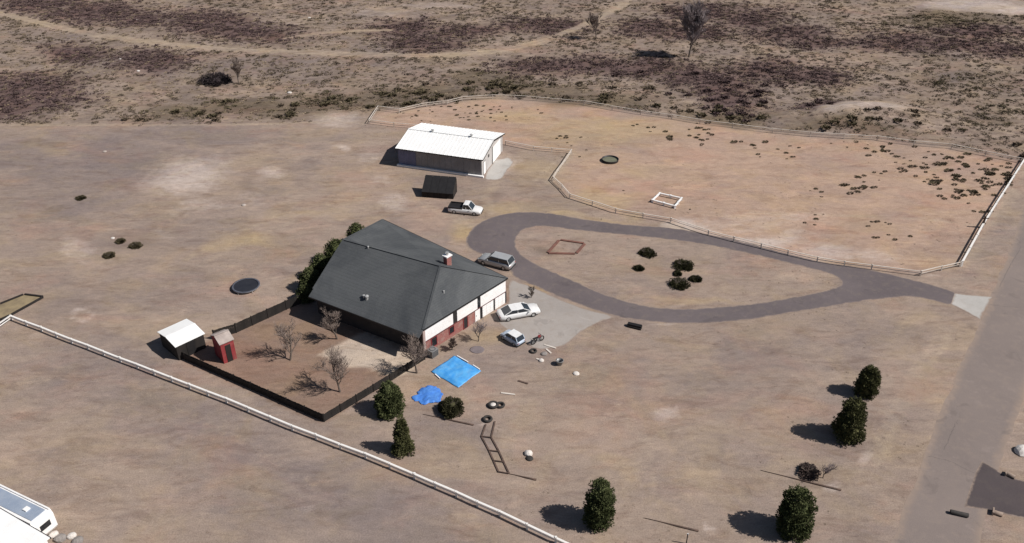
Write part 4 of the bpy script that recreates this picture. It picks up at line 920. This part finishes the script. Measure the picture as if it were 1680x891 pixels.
for p, q in (((797, 697), (790, 717)), ((790, 717), (802, 739)), ((802, 739), (818, 775)), ((812, 692), (806, 718)), ((806, 718), (818, 740)), ((818, 740), (835, 777))): lay(t, 'shadow_rail', p, q, .15, .08, M['brown_wood'])
for p, q in (((790, 717), (806, 719)), ((802, 740), (818, 742)), ((810, 757), (827, 759)), ((817, 775), (835, 778))): lay(t, 'shadow_rung', p, q, .10, .06, M['brown_wood'], .13)
def pole_shadow_bar(label, p, q, r0=.09, r1=.025):  # utility pole shadows modelled as thin dark bars on the ground
    a = P(*p); b = P(*q); t = thing('pole_shadow', label, 'pole shadow shape', a, heading(a, b), 'pole shadows built as dark bars'); L = (b-a).length
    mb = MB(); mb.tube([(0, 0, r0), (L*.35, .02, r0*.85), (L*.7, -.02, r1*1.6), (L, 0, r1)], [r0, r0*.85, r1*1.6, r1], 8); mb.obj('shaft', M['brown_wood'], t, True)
pole_shadow_bar('dark tapering pole shadow shape left of the ladder shaped shadow', (777, 698), (694, 680))
pole_shadow_bar('dark tapering pole shadow shape at the foot of the ladder shaped shadow', (880, 788), (832, 777))
pole_shadow_bar('long dark pole shadow shape on the soil above the round evergreen by the road', (1380, 805), (1248, 772))
pole_shadow_bar('dark pole shadow shape on bare soil at the bottom middle edge of the view', (1146, 872), (1056, 850))
# corner gate post where the paddock fence meets the verge
t = thing('gate_post', 'dark timber post with a crossbar on the roadside paddock fence', 'post', P(1611, 374))
mb = MB(); mb.tube([(0, 0, -.1), (0, 0, 1.9)], .14, 8); mb.obj('shaft', M['brown_wood'], t)
mb = MB(); mb.beam((-.6, 0, 1.5), (.6, .1, 1.5), .1, .1); mb.obj('crossbar', M['brown_wood'], t)
# bench / sleepers at the pad corner
t = thing('timber_stack', 'low stack of black timbers at the driveway edge', 'timber stack', P(1041, 537), hd((1028, 534), (1055, 540)))
for k, (y, zz) in enumerate(((-.25, .12), (0, .12), (.25, .12), (-.12, .34), (.13, .34))):
    mb = MB(); mb.box((random.uniform(-.05, .05), y, zz), (1.7, .22, .2), random.uniform(-.04, .04)); mb.obj('timber', M['black'], t)

# ------------------------------------------------------------------ neighbour's building and trailer, bottom left
def neighbour():
    ez = 3.6
    A = P(-110, 775, ez); B = P(76, 884, ez); rz = heading(A, B); Wd = (B-A).length
    t = thing('neighbour_house', 'white flat roofed building cut off by the near left corner', 'building', (A.x, A.y, 0), rz)
    D = -9.0
    for nm, c, d in (('front_wall', (Wd/2, -.1, ez/2-.1), (Wd, .2, ez)), ('end_wall', (Wd-.1, D/2, ez/2-.1), (.2, -D-.4, ez)), ('rear_wall', (Wd/2, D+.1, ez/2-.1), (Wd, .2, ez)), ('end_wall', (.1, D/2, ez/2-.1), (.2, -D-.4, ez))):
        mb = MB(); mb.box(c, d); mb.obj(nm, M['white_paint'], t)
    n = 12
    for k in range(n):
        a = -.2+(Wd+.4)*k/n; b2 = -.2+(Wd+.4)*(k+1)/n; mb = MB(); mb.slab([(a, D-.2, ez+.02), (b2-.03, D-.2, ez+.02), (b2-.03, .2, ez+.05), (a, .2, ez+.05)], .1); mb.obj('roof_panel', M['white_metal'], t)
    mb = MB(); mb.box((Wd/2, .25, ez-.06), (Wd+.4, .08, .16)); mb.obj('gutter', M['dark_metal'], t)
    mb = MB(); mb.box((Wd*.9, .02, 1.6), (1.1, .04, 1.2)); mb.obj('window', M['window_glass'], t)
    ez = 2.7
    A = P(18, 803, ez); B = P(82, 834, ez); C = P(54, 862, ez); rz = heading(A, B); Wd = (C-B).length
    L = 7.5; B0 = Vector((B.x, B.y, 0))
    t = thing('travel_trailer', 'white travel trailer with a blue grey roof panel beside the white building', 'trailer', B0, rz)
    mb = MB(); prof = [(-L, .45), (0, .45), (.22, .8), (.22, 2.2), (0, ez-.06), (-L, ez-.06)]; nn = 6; W2 = Wd
    mb.add([(x, 0, z) for x, z in prof]+[(x, -W2, z) for x, z in prof], [tuple(range(nn)), tuple(range(2*nn-1, nn-1, -1))]+[(q, nn+q, nn+(q+1) % nn, (q+1) % nn) for q in range(nn)]); mb.obj('body', M['white_paint'], t)
    mb = MB(); mb.box((-L/2, -W2/2, ez-.02), (L-.5, W2-.6, .06)); r = mb.obj('roof_panel', M['rv_roof'], t)
    mb = MB(); mb.box((-1.7, -W2/2, ez+.07), (.45, .45, .14)); mb.obj('roof_vent', M['white_paint'], r)
    for y in (-.08, -W2+.08): mb = MB(); mb.box((-L/2, y, ez), (L, .14, .12)); mb.obj('roof_rail', M['white_paint'], t)
    mb = MB(); mb.box((.235, -W2*.5, 1.65), (.03, W2*.5, .6)); mb.obj('window', M['window_glass'], t)
    for x in (-3.2, -4.1):
        for y in (-.1, -W2+.1):
            o = part(TYRE, 'wheel', t, (x, y, .34)); o.rotation_euler = (PI/2, 0, 0); part(RIM, 'rim', o)
    mb = MB(); mb.box((-L/2, -W2/2, .44), (L*.9, W2*.7, .1)); mb.obj('chassis', M['dark_metal'], t)
neighbour()

# ------------------------------------------------------------------ stones, lumps and small junk
def rock_mesh(seed, r=1.0, sq=.6):
    bm = bmesh.new(); bmesh.ops.create_icosphere(bm, subdivisions=2, radius=r); rr = random.Random(seed)
    off = [Vector((rr.uniform(-1, 1), rr.uniform(-1, 1), rr.uniform(-1, 1))).normalized() for _ in range(7)]
    for v in bm.verts:
        k = 1+sum(.10*max(0, v.co.normalized().dot(o))**3 for o in off)-.08*rr.random()
        v.co *= k; v.co.z *= sq
        if v.co.z < -.2*r: v.co.z = -.2*r
    me = bpy.data.meshes.new('rock'); bm.to_mesh(me); bm.free(); return me
def rock(label, p, r, m, sq=.6, seed=1, group=None, name='rock', cat='rock'):
    me = rock_mesh(seed, r, sq); me.materials.append(m); o = bpy.data.objects.new(name, me); COL.objects.link(o); g = G(*p); o.location = (g.x, g.y, g.z+r*.12); tag(o, label, cat, group); return o
rock('bright white rounded boulder alone in the open yard', (867, 745), .42, M['rock_white'], .8, 2, name='boulder', cat='boulder')
rock('small dark stone touching the foot of the white boulder', (869, 753), .36, M['rubber'], .5, 3)
rock('white sack like boulder at the right edge across the road', (1676, 741), .7, M['rock_white'], .8, 4, name='boulder', cat='boulder')
for i, (p, r, lab) in enumerate((((475, 151), .85, 'white stone in the brush left of the paddock corner'), ((228, 120), .6, 'white stone beside scrub above the mown field edge'), ((225, 33), .6, 'pale stone among scrub north of the dirt track'), ((508, 30), .7, 'pale stone in the scrub above the dirt track middle'), ((198, 98), .5, 'white stone just below the dirt track'), ((185, 391), .5, 'white stone by the three dark shrubs in the left field'), ((172, 249), .6, 'flat pale stone on the grey field at left'), ((400, 337), .6, 'flat pale stone in the middle of the left field'))):
    rock(lab, p, r*.55, M['rock_white'] if i < 6 else M['rock_pale'], .4, 10+i)
t = thing('culvert', 'short black pipe lying beside the neighbouring driveway', 'pipe', P(1573, 845), hd((1562, 843), (1584, 848)))
mb = MB(); mb.lathe([(.2, -.75), (.2, .75), (.15, .75), (.15, -.75), (.2, -.75)], 14, cap=False); o = mb.obj('pipe_shell', M['rubber'], t, True, (0, 0, .2)); o.rotation_euler = (0, PI/2, 0)
for i, (p, q, lab) in enumerate((((1630, 842), (1648, 848), 'pale culvert end under the near side of the neighbouring driveway'), ((1652, 779), (1664, 785), 'pale culvert end on the far side of the neighbouring driveway'))):
    t = thing('culvert_end', lab, 'culvert', P(*p), hd(p, q)); mb = MB(); mb.lathe([(.2, 0), (.2, .7), (.15, .7), (.15, 0), (.2, 0)], 14, cap=False); o = mb.obj('pipe_shell', M['concrete'], t, True, (0, 0, .16)); o.rotation_euler = (0, PI/2, 0)
    mb = MB(); mb.box((-.08, 0, .18), (.14, .7, .42)); mb.obj('headwall', M['concrete'], t)
# junk by the pad
t = thing('bucket', 'dull grey bucket by the edge of the concrete pad', 'bucket', P(918, 598)); 
mb = MB(); mb.lathe([(.30, 0), (.42, .55), (.45, .56), (.45, .6), (.38, .6), (.28, .06)], 14, cap=False); mb.obj('shell', M['grey_metal'], t, True)
mb = MB(); mb.tube([(-.42, 0, .55), (-.3, .1, .72), (0, .15, .8), (.3, .1, .72), (.42, 0, .55)], .015); mb.obj('handle', M['dark_metal'], t)
for i, (p, q, lab) in enumerate((((893, 566), (912, 572), 'pale plank lying across the concrete pad corner'), ((896, 573), (904, 580), 'short pale board on the soil next to the bucket'), ((880, 589), (890, 592), 'short pale board below the dark tyre by the pad'), ((850, 625), (866, 630), 'dark stick lying in the open yard'), ((1412, 640), (1420, 660), None), ((822, 645), (845, 648), 'thin grey plank on the soil above the two tyres'))):
    if lab is None: continue
    a = P(*p); b = P(*q); t = thing('plank', lab, 'plank', (a+b)/2, heading(a, b)); L = (b-a).length; mb = MB(); mb.box((0, 0, .05), (L, .2, .07)); mb.obj('board', M['pale_wood'] if i != 3 else M['brown_wood'], t)
rock('pale lump of rubble by the bucket near the pad', (945, 613), .35, M['rock_white'], .5, 31); rock('grey rubble lump between the tyre and the motorbike', (893, 581), .35, M['rock_grey'], .5, 32)
rock('broken pale stone left of the bucket', (888, 592), .3, M['rock_white'], .6, 33)
for i, (p, r) in enumerate((((100, 884), .5), ((118, 880), .4), ((128, 888), .5), ((88, 878), .4))):
    rock(['grey rubble lump second from the trailer in the corner', 'white rubble lump third from the trailer', 'grey rubble lump farthest from the trailer', 'white rubble lump touching the trailer end'][i], p, r, M['rock_white'] if i % 2 else M['rock_grey'], .6, 50+i, 'rubble heap by the trailer')
# utility post at the bottom edge
t = thing('marker_post', 'thin dark marker post at the bottom edge of the open yard', 'post', P(1126, 892)); mb = MB(); mb.tube([(0, 0, -.1), (0, 0, 1.25)], .05, 8); mb.obj('shaft', M['dark_metal'], t); mb = MB(); mb.box((0, 0, 1.2), (.16, .03, .2)); mb.obj('marker_plate', M['white_paint'], t)

# ------------------------------------------------------------------ trees
def leaf_cloud(rad, H, z0, n, size, seed, spread=.35, up=.5):
    """many small pointed leaf sprays through a crown whose radius at height fraction f is rad(f)"""
    r = np.random.default_rng(seed); R_max = max(rad(q/20) for q in range(21))
    nb = int(30+34*H*R_max**.5)                                   # boughs, each ending in a tuft of sprays
    fb = r.random(nb*3); keep = r.random(nb*3) < np.clip(np.array([rad(q) for q in fb])/R_max, .12, 1); fb = fb[keep][:nb]; nb = len(fb)
    ab = r.random(nb)*2*PI; Rb = np.array([rad(q) for q in fb])*(.44+.50*r.random(nb)**.8)
    w_ = r.integers(0, nb, n); sg = .13+.14*R_max
    c = np.stack([Rb[w_]*np.cos(ab[w_]), Rb[w_]*np.sin(ab[w_]), z0+fb[w_]*H], 1)
    offs = r.normal(0, 1, (n, 3)); offs /= np.linalg.norm(offs, axis=1, keepdims=True); offs *= (sg*(.55+.6*r.random((n, 1))**.5))*np.array([1, 1, .85])
    c = c+offs; c[:, 2] = np.clip(c[:, 2], .03, None); ang = np.arctan2(c[:, 1], c[:, 0])
    out = np.stack([np.cos(ang), np.sin(ang), np.full(n, up)], 1)*.6+offs/sg*.8+r.normal(0, .3, (n, 3)); out /= np.linalg.norm(out, axis=1, keepdims=True)
    side = np.cross(out, r.normal(0, 1, (n, 3))); side /= np.linalg.norm(side, axis=1, keepdims=True)
    nor = np.cross(out, side)
    s = size*(.6+.8*r.random((n, 1)))
    v = np.concatenate([c-side*s*.45, c+side*s*.45, c+out*s*1.25, c+nor*s*.45+out*s*.1, c-nor*s*.45+out*s*.1], 0)
    k = np.arange(n); F = np.concatenate([np.stack([k, k+n, k+2*n], 1), np.stack([k+3*n, k+4*n, k+2*n], 1)])
    na, nf = 26, 16
    A_ = np.repeat(np.arange(na)*2*PI/na, nf); Fh = np.tile(np.linspace(0, .97, nf), na)
    cr = np.array([rad(q) for q in Fh])*(.66+.66*fbm(np.cos(A_)*2.2+seed, np.sin(A_)*2.2+Fh*7, 1.0, 3, seed))*.62*(.93+.14*r.random(na*nf))
    cv = np.stack([cr*np.cos(A_), cr*np.sin(A_), z0+Fh*H], 1); tri = []
    for i in range(na):
        for j in range(nf-1):
            p, q = i*nf+j, ((i+1) % na)*nf+j; tri += [(p, q, q+1), (p, q+1, p+1)]
    F = np.concatenate([F, np.array(tri)+len(v)]); v = np.concatenate([v, cv])
    return v, F
def evergreen(label, px, H, prof, n, size, seed, m, group, name='evergreen_tree', lean=0):
    loc = P(*px); t = thing(name, label, 'tree' if name != 'evergreen_shrub' else 'shrub', loc, random.uniform(0, 6), group)
    def rad(f): return float(np.interp(f, [q[0] for q in prof], [q[1] for q in prof]))
    tr = MB(); tr.tube([(0, 0, -.1), (.03, 0, H*.3), (0, .03, H*.7), (0, 0, H*.93)], [.17, .13, .07, .02], 8)
    rr = random.Random(seed)
    for k in range(26):
        f = rr.uniform(.06, .9); a = rr.uniform(0, 2*PI); R = rad(f)*.8; tr.tube([(0, 0, f*H), (R*.5*math.cos(a), R*.5*math.sin(a), f*H+R*.3), (R*math.cos(a), R*math.sin(a), f*H+R*.75)], [.035, .025, .008], 4, False)
    tr.obj('trunk', M['bark'], t)
    V, F = leaf_cloud(rad, H, 0.02, n, size, seed)
    part(big_mesh('crown', V, F, m), 'crown', t)
    return t
COLM = [(0, .92), (.1, 1.08), (.4, 1.12), (.68, 1.05), (.84, .88), (.94, .60), (1, .25)]
g1 = 'evergreens scattered over the yard'
def sc(p, k): return [(a, b*k) for a, b in p]
evergreen('tall columnar evergreen left of the bottom middle, a pole shadow shape to its right', (982, 858), 5.0, sc(COLM, 1.12), 9500, .125, 1, M['evergreen'], g1)
evergreen('broad rounded evergreen nearest the road at the bottom right', (1299, 872), 4.9, sc(COLM, 1.30), 9500, .13, 2, M['evergreen'], g1)
evergreen('brownish evergreen with a wide base, larger of the pair by the road', (1389, 718), 5.0, [(0, 1.2), (.15, 1.5), (.4, 1.35), (.62, 1.05), (.8, .95), (.93, .65), (1, .1)], 9000, .13, 3, M['evergreen_brown'], g1)
evergreen('smallest roadside evergreen, behind its larger neighbour', (1419, 647), 3.6, [(0, .8), (.15, 1.15), (.45, 1.1), (.75, .8), (.92, .5), (1, .08)], 6000, .13, 4, M['evergreen_brown'], g1)
evergreen('bushy pointed evergreen against the near yard fence', (640, 676), 3.8, [(0, 1.2), (.2, 1.42), (.45, 1.3), (.7, 1.0), (.88, .55), (1, .08)], 8500, .13, 5, M['evergreen'], g1)
evergreen('slim cone shaped evergreen standing alone below the yard fence', (661, 740), 4.2, [(0, 1.15), (.1, 1.05), (.3, .72), (.6, .55), (.85, .34), (1, .05)], 6000, .12, 6, M['evergreen_brown'], g1)
evergreen('low wide dark shrub below the crumpled blue tarp', (740, 675), 1.25, [(0, 1.1), (.25, 1.25), (.6, 1.05), (.85, .65), (1, .15)], 5000, .13, 7, M['juniper'], None, 'evergreen_shrub')
# dark shrubs along the back wall of the house
for i, (p, H, R) in enumerate((((510, 474), 2.9, 1.4), ((529, 455), 3.3, 1.5), ((553, 430), 3.4, 1.6), ((587, 402), 3.2, 1.4), ((503, 492), 2.0, 1.1))):
    evergreen(['dark shrub at the far left corner of the house', 'dark shrub second along the shaded back wall of the house', 'dark shrub in the middle of the shaded back wall', 'dark shrub at the right end of the shaded back wall', 'dark shrub where the yard fence meets the house'][i], p, H, [(0, R*.8), (.3, R), (.7, R*.8), (1, .15)], 3200, .15, 70+i, M['evergreen'], 'dark shrubs behind the house', 'evergreen_shrub')
# island junipers and other low shrubs
isl = [((1062, 417), 1.15, .8, 'low dark juniper nearest the driveway bend on the island'), ((1121, 437), 1.35, .9, 'low dark juniper in the middle of the island, upper of two'), ((1114, 467), 1.35, .9, 'low dark juniper in the middle of the island, lower of two'), ((1048, 441), .6, .4, 'tiny dark shrub left of the island junipers'), ((1111, 450), .5, .35, 'tiny dark shrub between the two larger island junipers'), ((1141, 459), .7, .5, 'tiny dark shrub right of the island junipers'),
       ((198, 397), .55, .4, 'small dark shrub by a white stone in the left field'), ((223, 404), .8, .4, 'widest small dark shrub in the left field group'), ((180, 420), .7, .35, 'lowest small dark shrub of the left field group'), ((133, 326), .6, .4, 'lone tiny shrub on the grey field at left'), ((1326, 776), 1.05, .6, 'brown low shrub left of the bare sapling by the road')]
for i, (p, R, H, lab) in enumerate(isl):
    evergreen(lab, p, H*.46, [(0, R*.85), (.3, R), (.7, R*.75), (1, R*.25)], int(900+1100*R), .12, 90+i, M['juniper'] if i < 6 else M['scrub_green'] if i < 10 else M['heath'], 'low junipers and shrubs on bare ground', 'evergreen_shrub')
def bare_tree(label, px, H, spread, seed, m=None, levels=4, kids=(6, 5, 4, 4), twr=.012, group='leafless trees', name='bare_tree', cat='tree', r0=.12, start=.25):
    rr = random.Random(seed); loc = G(*px); t = thing(name, label, cat, loc, 0, group)
    limbs = MB(); twigs = MB()
    def grow(p, d, L, r, lev):
        n = 3 if lev < 2 else 2; pts = [p]; q = p.copy(); dd = d.copy()
        for k in range(n):
            dd = (dd+Vector((rr.uniform(-.22, .22), rr.uniform(-.22, .22), rr.uniform(-.05, .18)))).normalized(); q = q+dd*L/n; pts.append(q.copy())
        rs = [r*(1-.6*k/n) for k in range(n+1)]
        (limbs if lev < 2 else twigs).tube(pts, rs, 6 if lev < 2 else 3, False)
        if lev >= levels: return
        for k in range(kids[lev]):
            f = rr.uniform(start if lev == 0 else .3, 1.0); i = min(int(f*n), n-1); w_ = f*n-i; o = pts[i].lerp(pts[i+1], w_)
            a = rr.uniform(0, 2*PI); out = Vector((math.cos(a), math.sin(a), rr.uniform(.2, .9)))*spread
            nd = (dd*.75+out).normalized()
            grow(o, nd, L*rr.uniform(.48, .68), max(twr, r*.5), lev+1)
    grow(Vector((0, 0, -.05)), Vector((0, 0, 1)), H*.62, r0, 0)
    limbs.obj('trunk', M['bark'], t, True); twigs.obj('crown', m or M['twig'], t)
    return t
bare_tree('bare tree in the yard with a wide branching shadow, nearest the fence corner', (558, 643), 5.2, 1.0, 1, kids=(9, 7, 6, 4), twr=.013)
bare_tree('bare tree in the middle of the yard beside the red playhouse', (476, 591), 4.5, 1.0, 2, kids=(9, 6, 5, 4), twr=.013)
bare_tree('bare tree at the pale patio corner by the tarp side of the yard', (684, 612), 4.2, 1.1, 3, kids=(9, 6, 6, 4), twr=.013)
bare_tree('bare tree close to the shaded long side of the house', (553, 556), 3.9, 1.0, 4, kids=(9, 6, 6, 4), twr=.013)
bare_tree('small grey bare tree in front of the brick house front', (785, 560), 2.7, .8, 5, M['twig_grey'], kids=(7, 6, 4, 3), twr=.013, r0=.07)
bare_tree('tall grey leafless tree standing in the far brush', (1130, 94), 9.5, .48, 6, M['twig_grey'], kids=(14, 9, 8, 5), twr=.045, r0=.22)
bare_tree('thin upright leafless tree at the bend of the dirt track', (978, 62), 6.0, .35, 7, kids=(9, 6, 6, 5), twr=.035, r0=.15)
bare_tree('spindly dead tree in the brush left of the view', (392, 137), 4.6, .6, 8, kids=(9, 6, 6, 4), twr=.03, r0=.12)
evergreen('low wide dark mass for the shadow left of the spindly dead tree', (352, 134), 1.1, [(0, 2.7), (.3, 3.2), (.7, 2.5), (1, 1.0)], 2600, .2, 140, M['shadow_heath'], None, 'evergreen_shrub')  # dense dark foliage added to stand for the dead tree's shadow
bare_tree('tiny bare sapling beside a brown shrub near the road', (1350, 784), 2.2, .5, 9, M['twig_grey'], levels=3, kids=(9, 7, 6), twr=.014, r0=.05, name='bare_sapling')
bare_tree('dark leafless shrub against the near end of the brick front', (742, 574), 1.5, 1.2, 10, M['brown_wood'], levels=3, kids=(12, 9, 7), twr=.02, r0=.08, group=None, name='bare_shrub', cat='shrub', start=.05)
bare_tree('dark leafless shrub beside the garage end of the house', (872, 488), 1.5, 1.0, 11, M['bark'], levels=3, kids=(9, 7, 6), twr=.018, r0=.06, group=None, name='bare_shrub', cat='shrub', start=.05)

# ------------------------------------------------------------------ scrub: nearest as single shrubs, the rest as stuff
def scrub_proto(seed, n=26):
    r = np.random.default_rng(seed)
    a = r.random(n)*2*PI; rr = np.sqrt(r.random(n))*.5; z = r.random(n)*.45*(1-rr)+.04
    c = np.stack([rr*np.cos(a), rr*np.sin(a), z], 1)
    out = np.stack([np.cos(a)*.7, np.sin(a)*.7, .55+.5*r.random(n)], 1); out /= np.linalg.norm(out, axis=1, keepdims=True)
    side = np.cross(out, r.normal(0, 1, (n, 3))); side /= np.linalg.norm(side, axis=1, keepdims=True)
    s = .22*(.6+.8*r.random((n, 1)))
    v = np.concatenate([c-side*s*.6, c+side*s*.6, c+out*s*1.3]); k = np.arange(n); return v, np.stack([k, k+n, k+2*n], 1)
PROT = [scrub_proto(200+i) for i in range(6)]
PROT_BIG = [scrub_proto(300+i, 60) for i in range(5)]
def scatter(name, pts, sizes, m, flat=.5):
    VV = []; FF = []; o = 0
    for i, ((x, y), s) in enumerate(zip(pts, sizes)):
        v, f = PROT[i % 6]; a = RNG.random()*6.28; ca, sa = math.cos(a), math.sin(a)
        q = np.stack([(v[:, 0]*ca-v[:, 1]*sa)*s+x, (v[:, 0]*sa+v[:, 1]*ca)*s+y, v[:, 2]*s*flat], 1); VV.append(q); FF.append(f+o); o += len(v)
    VV = np.concatenate(VV); 
    zz = zat(np.repeat([p[0] for p in pts], len(PROT[0][0])), np.repeat([p[1] for p in pts], len(PROT[0][0])))
    VV[:, 2] += zz-.02
    ob = bpy.data.objects.new(name, big_mesh(name, VV, np.concatenate(FF), m)); COL.objects.link(ob); stuff(ob); return ob
N = 110000
sx = RNG.uniform(-150, 155, N); sy = RNG.uniform(128, 262, N)
SR = regions(sx, sy)
vis = np.abs(sx) < 22+0.62*(sy*math.cos(PITCH)+CAM_H*math.sin(PITCH))
inb = (SR['brush'] > .6) & vis & (SR['track'] < .5) & (SR['pale'] < .35)
cl = fbm(sx, sy*1.3, 0.16, 3, 41); cl2 = fbm(sx, sy, 0.5, 2, 43)
u = RNG.random(N)
pm_ = inb & (u < (SR['mauve']**1.1)*.6*(.35+1.3*cl2))
pg_ = inb & ~pm_ & (RNG.random(N) < SR['green']*.28*np.clip((cl-.3)*3, .1, 1.4))
po_ = inb & ~pm_ & ~pg_ & (RNG.random(N) < np.clip((cl-.40)*1.1, .03, .24)*(1-SR['pale']))
pd_ = inb & ~pm_ & ~pg_ & ~po_ & (RNG.random(N) < .12)
ph_ = inb & ~pm_ & ~pg_ & ~po_ & ~pd_ & (RNG.random(N) < np.clip((cl2-.42)*2.2, 0, .5)*(.25+SR['mauve']+.4*SR['grey']))
singles = []
def take(mask, name, m, smin, smax, m_single_n, kind):
    P_ = np.stack([sx[mask], sy[mask]], 1); S_ = smin+(smax-smin)*RNG.random(len(P_))**1.6
    d = np.hypot(P_[:, 0], P_[:, 1])/S_; order = np.argsort(d)
    for i in order[:m_single_n]: singles.append((P_[i], S_[i], kind))
    rest = order[m_single_n:]
    if len(rest): scatter(name, P_[rest], S_[rest], m)
    return len(P_)
cnt = (take(pm_, 'mauve_scrub', M['scrub_mauve'], .5, 1.25, 40, 'mauve'), take(pg_, 'green_scrub', M['scrub_green'], .6, 1.5, 50, 'green'), take(po_, 'olive_scrub', M['scrub'], .45, 1.2, 40, 'olive'), take(pd_, 'dry_grass', M['dry_grass'], .4, .9, 0, 'dry'))
cnt += (take(ph_, 'low_heath', M['heath'], .25, .65, 0, 'heath'),)
print('scrub', cnt)
KM = {'mauve': M['scrub_mauve'], 'green': M['scrub_green'], 'olive': M['scrub']}
SM = {k: [big_mesh('scrub_shrub', v, f, m) for v, f in PROT_BIG] for k, m in KM.items()}
LAB = {'mauve': ('dull mauve shrub in a dark thicket', 'mauve shrubs in the far brush'), 'green': ('dark olive shrub in the brush beyond the paddock fence', 'olive shrubs beyond the paddock fence'), 'olive': ('brown scrub shrub in the open brush country', 'brown shrubs in the open brush')}
for i, (p, s, k) in enumerate(singles):
    o = bpy.data.objects.new('scrub_shrub', SM[k][i % 5]); COL.objects.link(o); o.location = (p[0], p[1], float(zat(p[0], p[1]))-.02); o.scale = (s, s, s*.85); o.rotation_euler = (0, 0, RNG.random()*6)
    tag(o, LAB[k][0]+(' behind and left of the workshop' if p[0] < 5 else ' between workshop and mound' if p[0] < 55 else ' around the pale mound'), 'shrub', LAB[k][1])
# paddock shrubs: clusters read off the photograph
pc = [(770, 180, 45, 9, 26, .7), (830, 187, 40, 8, 18, .7), (720, 190, 50, 6, 12, .55), (690, 195, 30, 5, 7, .5), (1150, 215, 14, 10, 10, 1.2), (1195, 230, 40, 10, 12, 1.1), (1100, 231, 6, 4, 3, 1.2), (1075, 215, 14, 4, 4, .9), (1250, 248, 40, 14, 9, .8), (1390, 243, 50, 8, 10, .9), (1460, 248, 30, 8, 10, 1.0), (1500, 260, 40, 12, 16, 1.0), (1560, 275, 55, 18, 34, 1.15), (1600, 300, 45, 16, 24, 1.4), (1640, 290, 22, 20, 14, 1.4), (1580, 315, 30, 10, 10, 1.2), (1620, 330, 22, 14, 10, 1.1), (1520, 290, 25, 10, 6, 1.0), (1415, 300, 25, 8, 7, .9), (1400, 312, 22, 6, 7, 1.1), (1345, 316, 18, 5, 5, .7), (1440, 285, 25, 5, 3, .9), (1355, 355, 14, 5, 3, .7), (1440, 369, 18, 4, 6, .8), (1460, 390, 25, 6, 5, .8), (1560, 320, 20, 6, 6, 1.0), (920, 230, 25, 6, 6, .8), (945, 262, 20, 16, 6, .5), (1040, 203, 6, 3, 3, .7), (1010, 315, 14, 4, 2, .5), (1120, 345, 12, 4, 3, .4), (1330, 365, 14, 4, 2, .6), (1625, 360, 12, 14, 7, .9), (920, 245, 50, 8, 5, .6)]
PM_ = [big_mesh('paddock_shrub', v, f, M['scrub' if i % 3 == 0 else 'scrub_green']) for i, (v, f) in enumerate(PROT_BIG)]
n = 0
for cx, cy, rx, ry, k, s in pc:
    for _ in range(k):
        a = random.uniform(0, 2*PI); r = math.sqrt(random.random()); g = P(min(cx+1.6*rx*r*math.cos(a), 1655), cy+1.6*ry*r*math.sin(a))
        if n >= 300: break
        if cx < 1000 and g.y < P(0, 205).y and 650 < cx < 830: pass
        ss = s*random.uniform(.4, 1.15)*.66
        o = bpy.data.objects.new('paddock_shrub', PM_[n % 5]); COL.objects.link(o); o.location = (g.x, g.y, -.02); o.scale = (ss*random.uniform(.9, 1.5), ss, ss*.75); o.rotation_euler = (0, 0, random.uniform(-.3, .3))
        tag(o, 'low dark shrub on the reddish paddock soil '+('behind the white roofed workshop' if cx < 880 else 'near the middle of the far fence' if cy < 262 and cx < 1300 else 'in the corner by the roadside fence' if cx > 1530 else 'along the right half of the far fence' if cy < 305 and cx > 1300 else 'out in the open middle of the paddock'), 'shrub', 'low shrubs in the paddock'); n += 1
print('paddock shrubs', n)
# loose stones and short dry tufts over the bare soil
N = 14000
tx = RNG.uniform(-95, 110, N); ty = RNG.uniform(40, 150, N)
TR = poly_mask(tx, ty, OUT, .3)*(1-poly_mask(tx, ty, INN, .3))
ok = (TR < .1) & (poly_mask(tx, ty, BRUSH, 1) < .3) & (np.abs(tx) < 12+0.62*(ty*math.cos(PITCH)+CAM_H*math.sin(PITCH))) & (fbm(tx, ty, .11, 3, 77) > .50)
s_ = (tx-rb[0])*rn[0]+(ty-rb[1])*rn[1]; ok &= ~((s_ > -.5) & (s_ < RW+.5))
qx = (poly_mask(tx, ty, [(836, 462), (1004, 519), (928, 566), (875, 570), (808, 522)], .5) < .1); ok &= qx
pts = np.stack([tx[ok], ty[ok]], 1)
scatter('dry_tufts', pts, .10+.16*RNG.random(len(pts))**2, M['tuft'], .45)
print('tufts', len(pts))
